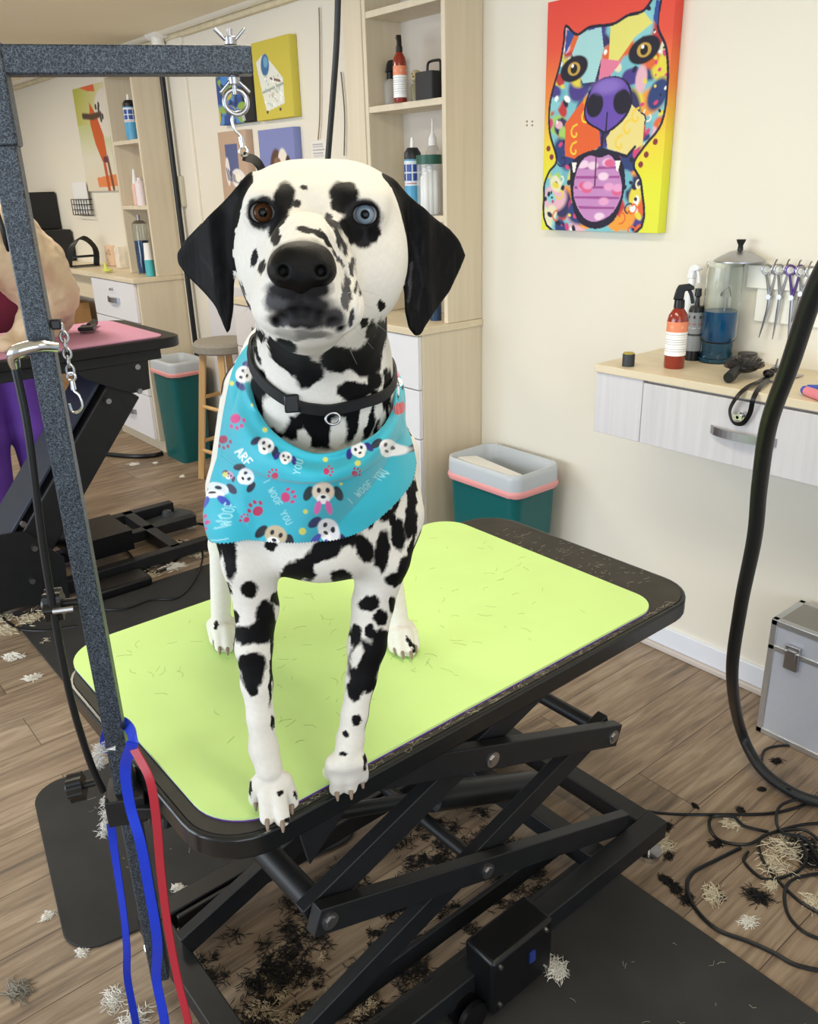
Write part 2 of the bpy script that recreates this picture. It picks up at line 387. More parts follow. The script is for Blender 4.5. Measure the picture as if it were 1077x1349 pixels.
# ================================================================== setting
b = B(); box2(b, (-8.6, -3.2, -.05), (2.6, WY+.1, 0)); struct('floor', b, floor_mat())
b = B(); box2(b, (-8.6, WY, 0), (2.6, WY+.1, 2.31)); struct('wall_back', b, WALL)
b = B(); box2(b, (-8.6, -3.2, 2.305), (2.6, WY+.1, 2.4)); struct('ceiling', b, CEILM)
b = B(); box2(b, (-8.62, -3.2, 0), (-8.5, WY, 2.31)); struct('wall_left', b, WALL)
b = B(); box2(b, (-8.5, .2, 0), (-8.42, 1.5, 2.05)); struct('door_1', b, mat('brown door', '5A4030', .5))
b = B(); box2(b, (-2.33, WY-.014, .02), (2.6, WY+.01, .092)); struct('baseboard_back', b, mat('baseboard white', 'E8EBF4', .4), bev=.004)
b = B(); box2(b, (-2.33, WY-.024, 0), (2.6, WY+.01, .02)); struct('trim_1', b, mat('shoe moulding', 'CFC4BC', .5), bev=.004)
b = B(); box2(b, (-4.86, WY-.02, 0), (-4.55, WY+.02, 2.307)); struct('trim_2', b, WALL, bev=.01)
b = B(); box2(b, (-8.5, WY-.03, 2.27), (2.6, WY, 2.305)); struct('trim_3', b, mat('dusty trim', 'DDD0AF', .7, noise_amt=.25, noise_scale=12), bev=.006)
b = B(); box2(b, (-4.55, WY-.03, 0), (-3.72, WY+.01, 1.03)); struct('trim_4', b, mat('white wall panel', 'E4E3EA', .45))
# ceiling pipe with its tee and the black drop pole
pz = 2.235; py_ = 2.2
t = thing('ceiling_pipe', 'white painted pipe running along the top of the wall', 'pipe')
q = ony(206, 40, 2.226)
b = B(); cyl(b, (-8.4, q[1], q[2]), (2.4, q[1], q[2]), .034, seg=24); obj('pipe', b, mat('pipe paint', 'E8E2D2', .4), t, 'auto')
b = B(); cyl(b, (q[0]-.07, q[1], q[2]), (q[0]+.07, q[1], q[2]), .045, seg=24); cyl(b, (q[0], q[1], q[2]), (q[0], q[1]-.0, q[2]-.12), .034, seg=20); obj('tee_joint', b, mat('tee white', 'F4F1E8', .4), t, 'auto')
for x in (-6.6, -5.7, -4.1, -3.0): b = B(); box2(b, (x-.012, q[1]-.01, q[2]+.02), (x+.012, q[1]+.01, 2.304)); obj('hanger', b, mat('pipe hanger', '9C9078', .6), t)
e = q
b = B(); cyl(b, (q[0], q[1], q[2]-.1), (q[0]+.02, q[1], .0), .015, seg=16)
tag(obj('drop_pole', b, BLKP, None, 'auto'), 'thin black pole dropping from the tee of the white pipe to the floor', 'pole')
b = B(); p = ony(233, 255, WY-.05); box2(b, (p[0]-.05, WY-.045, p[2]-.07), (p[0]+.05, WY-.020, p[2]+.09)); tag(obj('wall_plate', b, mat('plate beige', 'C8C2AE', .5), None, bev=.004), 'pale grey switch plate on the wall column beside the drop pole', 'switch')
# ------------------------------------------------------------------ cabinets
CT = 1.05; YF = 1.961; YH = 2.108
XR = -2.333
def shelf_unit(name, label, xr, w, z0, z1, shelves, stile=.02, zc=CT):
    t = thing(name, label, 'shelving', (xr-w/2, (YH+WY)/2, z0)); xl = xr-w
    def W(n, a, c, m=LAM): b = B(); box2(b, a, c); return obj(n, b, m, t, bev=.0015, world=True)
    W('side_panel', (xr-.02, YH, z0), (xr, WY-.002, z1)); W('side_panel', (xl, YH, z0), (xl+.02, WY-.002, z1))
    if stile > .02: W('face_strip', (xl-stile+.02, YH-.005, z0), (xl, WY-.002, z1))
    W('back_panel', (xl+.02, WY-.012, z0), (xr-.02, WY-.002, z1), mat('shelf back', 'CFC6BA', .6))
    for z in shelves: W('shelf', (xl+.02, YH+.002, z-.022), (xr-.02, WY-.012, z))
    return t
def zat(px, py, y): return ony(px, py, y)[2]
sh_near = [zat(535, 134, YH)+.0, zat(570, 284, YH), zat(530, 2, YH)]
wn = XR-ony(481, 142, YH)[0]
shelf_unit('shelf_unit', 'tall pale wood shelf unit behind the dog, beside the colourful painting', XR, wn, CT+.001, 2.26, sh_near, .13)
XL = -4.87
sh_far = [zat(170, 184, YH), zat(180, 271, YH)]
wf = XL+.0-ony(147, 188, YH)[0]
shelf_unit('shelf_unit', 'tall pale wood shelf unit far left, beside the thin black pole', XL, wf, CT+.011, ony(165, 92, YH)[2]+.02, sh_far+[ony(165, 92, YH)[2]+.01])
def handle_bow(b, p0, p1, out, w=.018, th=.003):
    p0, p1 = V(p0), V(p1); pts = []
    for i in range(13):
        s = i/12; pts.append(p0.lerp(p1, s)+V(out)*(math.sin(math.pi*s)**.6))
    sweep(b, pts, 0, flat=(th, w), up=(0, 0, 1)); return b
def base_cabinet(name, label, xl, xr, zt_, dx, toe=.08):
    t = thing(name, label, 'cabinet', ((xl+xr)/2, (YF+WY)/2, 0))
    b = B(); box2(b, (xl+.0, YF+.02, toe), (xr, WY-.002, zt_-.026)); box2(b, (xl, YF+.05, 0), (xr-.0, WY-.002, toe)); obj('body', b, LAM, t, bev=.0015, world=True)
    b = B(); box2(b, (xl-.01, YF-.008, zt_-.026), (xr+.006, WY-.002, zt_)); obj('worktop', b, LAMTOP, t, bev=.002, world=True)
    return t
t = base_cabinet('base_cabinet', 'white fronted cabinet with pale worktop below the shelf unit behind the dog', -3.70, XR, CT, .4)
for k, (x0, x1) in enumerate(((-2.78, XR-.002), (-3.23, -2.784), (-3.698, -3.234))):
    for z0, z1 in ((.09, .36), (.365, .63), (.635, .82), (.825, 1.02)):
        b = B(); box2(b, (x0, YF, z0), (x1, YF+.019, z1)); d = obj('drawer', b, CABW, t, bev=.002, world=True)
        b = B(); handle_bow(b, ((x0+x1)/2-.07, YF-.001, (z0+z1)/2), ((x0+x1)/2+.07, YF-.001, (z0+z1)/2), (0, -.022, 0)); obj('handle', b, STEEL, d, world=True)
xl = ony(119, 363, YF)[0]
t = base_cabinet('base_cabinet', 'white drawer cabinet with pale wood side at the far left, partly behind the pink table', xl, XL, CT+.01, .4)
for z0, z1 in ((.09, .36), (.365, .63), (.635, .80), (.805, 1.03)):
    b = B(); box2(b, (xl+.002, YF, z0), (XL-.022, YF+.019, z1)); d = obj('drawer', b, CABW, t, bev=.002, world=True)
    b = B(); m_ = (xl+XL)/2; handle_bow(b, (m_-.09, YF-.001, (z0+z1)/2), (m_+.09, YF-.001, (z0+z1)/2), (0, -.025, 0), .03); obj('handle', b, STEEL, d, world=True)
    if z0 > .7: b = B(); cyl(b, (m_, YF, z1-.05), (m_, YF-.02, z1-.05), .008); obj('lock', b, STEEL, d, 'auto', world=True)
b = B(); box2(b, (-8.0, YF+.04, CT-.03), (xl-.011, WY-.002, CT)); box2(b, (-7.8, YF+.1, CT-.19), (xl-.012, WY-.03, CT-.031)); box2(b, (-7.9, YF+.1, 0), (-7.87, WY-.01, CT-.03)); box2(b, (-6.35, YF+.3, 0), (-6.32, WY-.01, CT-.03))
tag(obj('wall_counter', b, LAMTOP, None, bev=.002), 'pale wood wall counter at the far left carrying the black box', 'counter')
# ------------------------------------------------------------------ grooming station desk on the right wall
DZ = 1.037; DL = -1.527
t = thing('wall_desk', 'floating grey ash desk with a wide drawer under the colourful painting', 'desk', (-.6, 2.12, DZ-.2))
b = B(); box2(b, (DL-.004, YF-.006, DZ-.022), (.7, WY-.002, DZ)); obj('worktop', b, LAMTOP, t, bev=.002, world=True)
gx = ony(844, 540, YF)[0]; z0 = ony(781, 568, YF)[2]; z1 = DZ-.026
b = B(); box2(b, (DL, YF+.002, z0), (gx-.0015, WY-.002, z1+.003)); box2(b, (gx-.001, YF+.022, z0+.01), (.69, WY-.002, z1+.002)); obj('body', b, LAMG, t, bev=.0015, world=True)
b = B(); box2(b, (gx+.0015, YF, z0), (-.02, YF+.02, z1-.004)); d = obj('drawer', b, LAMG, t, bev=.0015, world=True)
h0, h1 = ony(936, 565, YF-.002), ony(1022, 583, YF-.002)
b = B(); handle_bow(b, (h0[0], YF-.001, h0[2]), (h1[0], YF-.001, h0[2]), (0, -.024, 0), .022); obj('handle', b, STEEL, d, world=True)
p = ony(979, 547, YF); b = B(); cyl(b, (p[0], YF, p[2]), (p[0], YF-.012, p[2]), .012); cyl(b, (p[0], YF-.012, p[2]), (p[0], YF-.03, p[2]), .004); beam(b, (p[0]-.012, YF-.028, p[2]), (p[0]+.012, YF-.028, p[2]), .004, .014); obj('lock', b, CHROME, d, 'auto', world=True)
b = B(); box2(b, (-.02+.003, YF, z0), (.69, YF+.02, z1-.004)); obj('drawer', b, LAMG, t, bev=.0015, world=True)
# ------------------------------------------------------------------ canvases
def canvas(label, x0, x1, z0, z1, depth, fn, res, name='wall_picture', cat='painting', group=None):
    """fn(Paint) works in local mm from the top-left corner of the front"""
    w, h = (x1-x0), (z1-z0); nu = int(w/res)+1; nv = int(h/res)+1
    yf = WY-depth; B0 = WY-.001
    def f(u, v):
        # border strip wraps back to the wall
        e = 1.5/max(nu, nv)
        uu = np.clip((u-e)/(1-2*e), 0, 1); vv = np.clip((v-e)/(1-2*e), 0, 1); side = (u < 1e-9) | (u > 1-1e-9) | (v < 1e-9) | (v > 1-1e-9)
        return np.stack([x0+w*uu, np.where(side, B0, yf), z1-h*vv], -1)
    me, u, v = gridmesh(name, f, nu, nv); P = verts(me)
    pa = Paint((P[:, 0]-x0)*1000, (z1-P[:, 2])*1000, 'FFFFFF'); fn(pa, w*1000, h*1000); setcol(me, pa.c)
    o = obj(name, me, VPAINT, None); return tag(o, label, cat, group)
def px_rect(a, b_, c, d_, y):
    """left,top,right,bottom pixels of an upright board on plane y"""
    L_ = ony(a, (b_+d_)/2, y)[0]; R_ = ony(c, (b_+d_)/2, y)[0]; m = (a+c)/2; return L_, R_, ony(m, d_, y)[2], ony(m, b_, y)[2]
# big colourful dog head, drawn in its own simple way
cd = .04
xa = ony(716, 200, WY-cd)[0]; xb = ony(874, 200, WY-cd)[0]; zb = ony(790, 305, WY-cd)[2]; zt2 = ony(790, -12, WY-cd)[2]
def bigdog(P, w, h):
    k = w/160.0
    P.grad(0, 0, 0, h, ['E8483E', 'E9553F', 'F0893C', 'EFD53C', 'E6E83A', 'E4E742'])
    X = lambda x: (x-106)/(792-106)*w; Y = lambda y: (y+55)/(1285+55)*h
    def pl(p):
        return [(X(a), Y(c)) for a, c in p]
    def sm(p): return [(v.x, v.y) for v in spline([(a, c, 0) for a, c in p], 5, True)]
    head = pl([(225, 95), (285, 150), (360, 122), (480, 130), (560, 100), (640, 90), (700, 15), (722, 40), (715, 180), (765, 300), (785, 480), (770, 680), (690, 800), (640, 900), (690, 1020), (670, 1290), (180, 1290), (115, 1050), (140, 930), (190, 850), (140, 680), (138, 500), (190, 300), (208, 180), (212, 110)])
    head = sm(head); P.poly(head, '7FC4CF')
    ins = P.inside(head).astype(float)
    rr = np.random.default_rng(3); pal = ['E8D84A', 'E56A34', 'D8447A', '4B3C8C', '2B3F78', '8CD0D8', 'A7D36B', 'E9E3C0', 'C43A3A', 'F0A03A', '70B7C8', '35305E', 'E9B7C6']
    for i in range(210):
        x, y = rr.uniform(0, w), rr.uniform(h*.08, h); s_ = rr.uniform(4, 15)*k
        P.ell(x, y, s_*rr.uniform(.5, 1.6), s_, pal[rr.integers(len(pal))], rr.uniform(0, 180), .3, ins)
    for i in range(170):
        x, y = rr.uniform(0, w), rr.uniform(h*.08, h); s_ = rr.uniform(1, 3.4)*k
        P.ell(x, y, s_, s_*rr.uniform(.6, 2), ['1D1B33', 'FFFFFF', 'E8D84A', '221E3C', 'D8447A'][rr.integers(5)], rr.uniform(0, 180), .4, ins)
    for i in range(26):
        x, y = rr.uniform(w*.1, w*.9), rr.uniform(h*.5, h); a0 = rr.uniform(0, 6); q = [(x+math.cos(a0+t*.6)*(1.2+t*.75)*k*1.1, y+math.sin(a0+t*.6)*(1.2+t*.75)*k*1.1) for t in range(9)]
        P.line(q, 1.7*k, ['E8D84A', 'F2EBD2', 'E56A34', '2B2550'][i % 4], 1.0, ins)
    P.poly(pl([(470, 130), (560, 105), (640, 95), (690, 160), (600, 220), (520, 330), (470, 330)]), 'E9E27A'); P.poly(pl([(300, 150), (420, 130), (440, 250), (400, 420), (330, 420), (260, 250)]), 'A9D9DC')
    P.poly(pl([(430, 300), (540, 330), (470, 420), (420, 420)]), 'E77FA0')
    for cx_, cy_ in ((275, 335), (655, 290)):
        P.ell(X(cx_), Y(cy_), 19*k, 12*k, '171527', -12); P.ell(X(cx_), Y(cy_), 8.5*k, 6.5*k, 'C9A24C'); P.ell(X(cx_), Y(cy_), 4.6*k, 4.6*k, '1A1410'); P.ell(X(cx_)-2*k, Y(cy_)-3*k, 1.8*k, 1.8*k, 'FFFFFF')
    P.poly(pl([(235, 640), (330, 520), (440, 700), (450, 780), (330, 860), (240, 830)]), 'E8642F'); P.poly(pl([(480, 740), (600, 560), (680, 640), (680, 790), (600, 840), (490, 800)]), 'EBD98A')
    for a0, c0 in ((300, 700), (360, 620), (300, 800), (600, 700), (560, 780), (640, 640)): P.line([(X(a0)+math.cos(t*.7)*(t+1)*1.1*k, Y(c0)+math.sin(t*.7)*(t+1)*1.1*k) for t in range(8)], 2*k, 'F4D03C', 1)
    P.poly(sm(pl([(300, 850), (450, 800), (560, 850), (600, 1000), (560, 1200), (450, 1270), (330, 1210), (280, 1000)])), '191530')
    P.poly(sm(pl([(335, 880), (385, 835), (450, 850), (510, 840), (560, 930), (585, 1050), (540, 1170), (450, 1225), (370, 1200), (310, 1090), (305, 980)])), 'C78BC4')
    tm = P.inside(pl([(335, 880), (385, 835), (450, 850), (510, 840), (560, 930), (585, 1050), (540, 1170), (450, 1225), (370, 1200), (310, 1090), (305, 980)])).astype(float)
    for y in (905, 960, 1020, 1080, 1140): P.line(pl([(300, y), (600, y+5)]), 2.6*k, 'A24E96', 1, tm)
    for i in range(16): P.ell(X(rr.uniform(320, 570)), Y(rr.uniform(870, 1200)), 7*k, 4*k, ['F3D5EA', 'E0628F', 'E9A5D0'][i % 3], 0, .4, tm)
    P.line(pl([(428, 850), (428, 1010)]), 2*k, '5A1F50', 1)
    for xx in (300, 552): P.poly(pl([(xx-15, 870), (xx+15, 870), (xx+5, 930), (xx-5, 930)]), 'F7F4EC')
    P.poly(sm(pl([(345, 560), (380, 450), (450, 405), (530, 410), (590, 460), (610, 560), (570, 650), (480, 715), (430, 690), (360, 640)])), '16132A')
    P.poly(sm(pl([(355, 560), (388, 458), (452, 415), (528, 420), (582, 468), (600, 558), (560, 640), (480, 700), (435, 680), (368, 632)])), '6A4DB0')
    P.ell(X(405), Y(550), 11*k, 12*k, '171428', 20); P.ell(X(556), Y(548), 11*k, 12*k, '171428', -20); P.line(pl([(478, 600), (476, 700)]), 2*k, '171428', 1)
    P.ell(X(470), Y(455), 18*k, 7*k, '8A70C8', 0, .8)
    P.line(head+[head[0]], 2.8*k, '1A1730', 1)
    P.poly(pl([(225, 110), (270, 150), (240, 210), (215, 250)]), '2F4E9C'); P.poly(pl([(700, 40), (716, 60), (712, 180), (690, 140)]), '2F4E9C')
    P.line(pl([(460, 715), (455, 800), (300, 860)]), 3*k, '1A1730', 1); P.line(pl([(455, 800), (600, 850), (640, 800)]), 3*k, '1A1730', 1)
    for a0, c0 in ((135, 780), (157, 832), (745, 778), (703, 845), (677, 898)): P.ell(X(a0), Y(c0), 3*k, 3*k, '8A3038')
canvas('large bright canvas of a multicoloured dog face with a purple nose on the right wall', xa, xb, zb, zt2, cd, bigdog, .0022)
def pic(label, q, fn, depth=.04, res=.004, **k):
    L_, R_, b0, t0 = px_rect(*q, WY-depth); return canvas(label, L_, R_, b0, t0, depth, fn, res, **k)
def tub(P, w, h):
    P.rect(-9, -9, w+9, h+9, 'CFC04A'); X = lambda x: (x-180)/(335-180)*w; Y = lambda y: (y-150)/(430-150)*h; pl = lambda p: [(X(a), Y(c)) for a, c in p]
    P.poly(pl([(195, 220), (230, 195), (265, 240), (300, 290), (300, 380), (225, 400), (210, 320)]), 'E6E8DC'); P.ell(X(232), Y(235), w*.11, h*.14, '3E6E9E', 10); P.ell(X(235), Y(225), w*.06, h*.07, '6FA6C8')
    P.line(pl([(215, 330), (300, 310)]), w*.03, '9BA8A0', w*.01); P.line(pl([(250, 285), (290, 300)]), w*.03, '6C4A3A', w*.01)
    rr = np.random.default_rng(2)
    for i in range(40): P.ell(X(rr.uniform(220, 295)), Y(rr.uniform(270, 385)), w*.018, w*.018, ['B9C8C4', 'C7B9A8', 'FFFFFF'][i % 3])
    P.ell(X(228), Y(402), w*.03, h*.02, '4B3B30'); P.ell(X(282), Y(398), w*.03, h*.02, '4B3B30')
pic('yellow canvas of a dog in a white bathtub, upper right of the four small pictures', (334, 50, 384, 157), tub)
def lilac(P, w, h):
    P.rect(-9, -9, w+9, h+9, '7F88BE'); P.ell(w*.48, h*.62, w*.2, h*.34, '5C4238'); P.ell(w*.66, h*.58, w*.16, h*.3, 'EDE6DA'); P.ell(w*.8, h*.6, w*.09, h*.22, '4A342C'); P.ell(w*.5, h*.48, w*.1, h*.08, '8A6652'); P.ell(w*.68, h*.5, w*.03, h*.02, '201818')
pic('lilac canvas with a brown and white dog, lower right of the four small pictures', (343, 169, 389, 262), lilac)
def beige(P, w, h):
    P.rect(-9, -9, w+9, h+9, 'BFA38C'); P.rect(w*.22, h*.17, w*.66, h*.68, '59628F'); rr = np.random.default_rng(4)
    P.ell(w*.62, h*.66, w*.26, h*.14, 'EDE8E6', 10); P.ell(w*.25, h*.55, w*.08, h*.2, 'E8E2E4')
    for i in range(12): P.line([(w*(.2+.055*i), h*(.5+.02*i)), (w*(.24+.055*i), h*(.66+.008*i))], w*.03, '3B3A60', w*.01)
    P.ell(w*.6, h*.64, w*.1, h*.06, 'F5F0E4')
pic('beige canvas with a striped white and blue figure, lower left of the four small pictures', (291, 172, 327, 268), beige)
def blue(P, w, h):
    P.rect(-9, -9, w+9, h+9, '2E4F93'); P.rect(w*.72, -9, w+9, h+9, '1C1A1C'); rr = np.random.default_rng(9)
    for i in range(40): P.ell(rr.uniform(0, w*.7), rr.uniform(0, h), w*.05, w*.12, ['3C69B4', '22386F', '5C8CC6', '8FB04A', 'C9BE45'][i % 5], rr.uniform(0, 180), .4)
    P.ell(w*.3, h*.3, w*.16, h*.12, '4C8AD0'); P.ell(w*.3, h*.55, w*.14, h*.08, 'C7C24B')
pic('dark blue and yellow patterned canvas, upper left of the four small pictures, behind the clasp', (285, 73, 331, 163), blue)
def orange(P, w, h):
    P.grad(0, 0, w, h*.5, ['B9B93C', 'D2CC8A', 'E9DFC8']); P.grad(0, h*.35, 0, h, ['C9CF8E', 'E4DECB', 'E2D6BE'], mask=(P.v > h*.35).astype(float)); X = lambda x: (x-147)/(400-147)*w; Y = lambda y: (y-330)/(1160-330)*h; pl = lambda p: [(X(a), Y(c)) for a, c in p]
    P.ell(X(385), Y(560), w*.32, h*.22, 'E8E0D2')
    P.poly(pl([(205, 330), (325, 305), (330, 385), (270, 370)]), 'E2683C'); P.poly(pl([(245, 1050), (400, 1030), (410, 1120), (250, 1130)]), 'E88A55')
    P.poly(pl([(272, 455), (315, 560), (350, 720), (355, 860), (335, 940), (310, 920), (275, 780), (255, 620)]), 'D2602A'); P.line(pl([(325, 900), (335, 1150)]), w*.09, 'C45A2C', w*.03); P.line(pl([(355, 900), (372, 1140)]), w*.07, '7A4630', w*.03)
    P.line(pl([(205, 550), (280, 570), (350, 560)]), w*.07, '55402F', w*.02); P.ell(X(340), Y(910), w*.08, h*.03, '6A3A4A')
    for a0, c0 in ((320, 500), (345, 490), (365, 580), (350, 600), (340, 520)): P.ell(X(a0), Y(c0), w*.03, w*.035, '3B332E')
pic('tall narrow canvas of an orange dog standing upright, beside the far left shelf unit', (105, 110, 145, 252), orange, depth=.02)
def note(P, w, h):
    P.rect(-9, -9, w+9, h+9, 'ECE9E2')
    for i in range(5): P.line([(w*.15, h*(.2+.14*i)), (w*(.7+.04*(i % 3)), h*(.2+.14*i))], h*.05, '9A9AA8', 1)
pic('small white note hanging on the wall behind the top of the dog head', (409, 184, 432, 212), note, depth=.006, name='wall_note', cat='note')
b = B(); p0 = ony(420, 10, WY-.01); p1 = ony(421, 150, WY-.01); p2 = ony(422, 184, WY-.01)
sweep(b, [(p0[0], p0[1], p0[2]), (p0[0]-.01, p0[1], (p0[2]*2+p1[2])/3), (p1[0], p1[1], p1[2]), (p2[0]-.02, p2[1], p2[2])], .003, 6, n=6); tag(obj('wall_string', b, mat('twine', '8B7C66', .8), None, 'auto'), 'thin string hanging down the wall above the small white note', 'string')
b = B(); p0 = ony(449, 95, WY-.01); p1 = ony(453, 205, WY-.01); sweep(b, [tuple(p0), (p0[0]+.01, p0[1], (p0[2]+p1[2])/2), tuple(p1)], .003, 6, n=6); tag(obj('wall_wire', b, mat('thin wire', '6E655A', .7), None, 'auto'), 'thin dark wire on the wall right of the hanging black hose', 'wire')
# outlet holes and hooks on the right wall
b = B()
for x, y in ((694, 160), (701, 160), (694, 165), (701, 165)):
    p = ony(x, y, WY); cyl(b, (p[0], WY+.001, p[2]), (p[0], WY-.002, p[2]), .003, seg=8)
tag(obj('screw_holes', b, mat('hole brown', '9A8068', .8), None), 'cluster of tiny screw holes in the wall left of the colourful painting', 'holes')
# ================================================================== grooming table in front
ZT = .744; TX0, TX1, TY0, TY1 = -1.432, -.822, .33, 1.437
t = thing('grooming_table', 'black scissor lift grooming table under the spotted dog', 'grooming table', ((TX0+TX1)/2, (TY0+TY1)/2, 0)); GT = t
b = B(); prism(b, rrect(TX0+.004, TX1-.004, TY0+.004, TY1-.004, .085), ZT-.028, ZT); obj('tabletop', b, mat('scuffed black rubber top', '3A3733', .75, noise_amt=.45, noise_scale=18, bump=.3), t, world=True)
b = B(); pts = [(x, y, ZT-.019) for x, y in rrect(TX0, TX1, TY0, TY1, .09, 8)]
sweep(b, pts, 0, closed=True, flat=(.012, .036)); obj('edge_trim', b, mat('glossy black edging', '141618', .25, spec=.6), t, bev=.004, world=True)
def W(n, m, f, par=None, **k): b = B(); f(b); return obj(n, b, m, par or t, world=True, **k)
def topframe(b):
    for x in (TX0+.08, TX1-.08): beam(b, (x, TY0+.07, ZT-.048), (x, TY1-.07, ZT-.048), .036, .036)
    for y in (TY0+.09, TY1-.25, TY1-.09): beam(b, (TX0+.08, y, ZT-.048), (TX1-.08, y, ZT-.048), .036, .036)
W('top_frame', BLACKG, topframe, bev=.003)
XS, XF = -.925, -1.33
RJ, PU, LJ, PL = (1.30, .40), (.925, .535), (.545, .405), (.915, .27)
L2R, L1B = (1.36, .115), (.45, .115); U1T, U2T = (1.31, .68), (.54, .68)
def bar(b, a, c, x, ext=.025):
    a = Vector((x, *a)); c = Vector((x, *c)); d = (c-a).normalized()*ext; beam(b, a-d, c+d, .052, .026, up=(1, 0, 0))
for x, s in ((XS, 1), (XF, -1)):
    W('scissor_arm', BLACKG, lambda b: bar(b, LJ, U1T, x-.03*s), bev=.002); W('scissor_arm', BLACKG, lambda b: bar(b, RJ, U2T, x), bev=.002)
    W('scissor_arm', BLACKG, lambda b: bar(b, RJ, L1B, x-.03*s), bev=.002); W('scissor_arm', BLACKG, lambda b: bar(b, LJ, L2R, x), bev=.002)
    for (y, z) in (RJ, PU, LJ, PL):
        def bolt(b): cyl(b, (x-.02*s, y, z), (x+.019*s, y, z), .010, seg=6); cyl(b, (x+.012*s, y, z), (x+.016*s, y, z), .016)
        W('bolt', STEEL, bolt, smooth=None)
for (y, z), r in ((RJ, .016), (LJ, .024), (PL, .014), (U2T, .014)):
    W('cross_shaft', BLACKG, lambda b: cyl(b, (XF+.02, y, z), (XS-.02, y, z), r), smooth='auto')
W('lift_actuator', mat('dark cylinder', '2E2F30', .35, metal=.3), lambda b: (cyl(b, (-1.12, 1.27, .16), (-1.12, .95, .30), .032), cyl(b, (-1.12, .95, .30), (-1.12, .66, .42), .015)), smooth='auto')
for gx_ in (XS-.012, XF+.012):
  def gusset(b):
    for x in (gx_,):
        v = [Vector((x+dx, y, z)) for dx in (-.003, .003) for y, z in ((.50, ZT-.06), (.68, ZT-.06), (.60, .58), (.53, .52))]
        vs = [b.verts.new(p) for p in v]
        b.faces.new(vs[:4]); b.faces.new(vs[4:][::-1])
        for i in range(4): b.faces.new((vs[i], vs[4+i], vs[4+(i+1) % 4], vs[(i+1) % 4]))
  W('gusset_plate', BLACKG, gusset)
BX0, BX1, BY0, BY1, BZ = -1.42, -.885, .385, 1.47, .075
def base(b):
    for x in (BX0, BX1): beam(b, (x, BY0, BZ), (x, BY1, BZ), .05, .05)
    for y in (BY0+.026, BY1-.026, 1.27): beam(b, (BX0+.024, y, BZ-.001), (BX1-.024, y, BZ-.001), .05, .048)
    for x in (XF-.05, XS-.07): beam(b, (x, .45, BZ+.0), (x, 1.24, BZ+.0), .012, .05)
W('base_frame', BLACKG, base, bev=.003)
for x in (BX0, BX1):
    for y in (BY0+.03, BY1-.03):
        z0 = .0072 if (y < 1.3 and x > -1.2) else .0
        W('levelling_foot', CHROME, lambda b: (cyl(b, (x, y, z0+.001), (x, y, z0+.014), .032), cyl(b, (x, y, z0+.012), (x, y, BZ-.02), .006)), smooth='auto')
pm = onz(655, 1255, .1)
def motor(b): box2(b, (BX1-.005, pm[1]-.07, .03), (BX1+.075, pm[1]+.10, .17))
mo = W('motor_housing', BLKP, motor, bev=.008)
W('switch', mat('blue switch', '2A3C86', .4), lambda b: box2(b, (BX1+.075, pm[1]+.03, .10), (BX1+.079, pm[1]+.045, .125)), par=mo)
W('screw', CHROME, lambda b: [cyl(b, (BX1+.074, pm[1]+dy, z), (BX1+.078, pm[1]+dy, z), .005, seg=8) for dy in (-.05, .08) for z in (.05, .15)], par=mo)
W('castor', BLKP, lambda b: [cyl(b, (BX1+.035+dx, pm[1]-.10, .035), (BX1+.035+dx+.012, pm[1]-.10, .035), .034) for dx in (-.02, .01)], smooth='auto')
# green mat
cor = [onz(*q, ZT) for q in ((866, 797), (578, 683), (88, 868), (322, 1092))]
def matpoly(off=0):
    x0, x1, y0, y1 = -1.462, -.838-off, .352, 1.322
    P = rrect(x0, x1, y0, y1, [.06, .07, .08, .09], 10); out = []
    for x, y in P:
        # the left end is cut to a shallow wave
        k = max(0, 1-(y-y0)/.09); wv = .028*math.sin((x-x0)/(x1-x0)*math.pi)**2
        out.append((x-(.012 if x < -1.2 else 0), y+wv*k*0))
    return out
GREEN = mat('lime green rubber mat', 'CDEE96', .62, noise_amt=.06, noise_scale=9, bump=.05); PURP = mat('purple mat backing', '6B3FA0', .6)
b = B(); prism(b, matpoly(), ZT+.0021, ZT+.0062); mt = obj('grooming_mat', b, GREEN, None); tag(mt, 'lime green rubber mat with purple underside on the black grooming table', 'mat')
b = B(); prism(b, matpoly(-.0015), ZT+.0005, ZT+.0021); obj('backing', b, PURP, mt)
# grey hair marks on the mat
b = B(); rr = np.random.default_rng(8)
for i in range(110):
    x, y = rr.uniform(-1.42, -.9), rr.uniform(.4, 1.27); a0 = rr.uniform(0, 6.3); l = rr.uniform(.008, .03); c = rr.uniform(-1, 1)
    sweep(b, [(x+math.cos(a0+c*s)*l*s, y+math.sin(a0+c*s)*l*s, ZT+.0066) for s in (0, .33, .66, 1)], .00018, 3)
tag(obj('loose_hair', b, mat('fine hair', '6E7A4A', .8), None), 'fine short hairs scattered over the lime green mat', 'hair', kind='stuff')
b = B()
for i in range(260):
    s = rr.uniform(0, 1); 
    if i % 3: x, y = TX1-rr.uniform(.004, .016), TY0+.08+s*(TY1-TY0-.16)
    else: x, y = TX0+.1+s*(TX1-TX0-.2), TY1-rr.uniform(.01, .11)
    a0 = rr.uniform(0, 6.3); l = rr.uniform(.005, .02); c = rr.uniform(-2, 2)
    sweep(b, [(x+math.cos(a0+c*q)*l*q*.5, y+math.sin(a0+c*q)*l*q, ZT+.0006) for q in (0, .5, 1)], .00025, 3)
tag(obj('loose_hair', b, mat('pale hair', 'B9AE98', .8), None), 'pale stray hairs along the scuffed black rim of the front table', 'hair', kind='stuff')
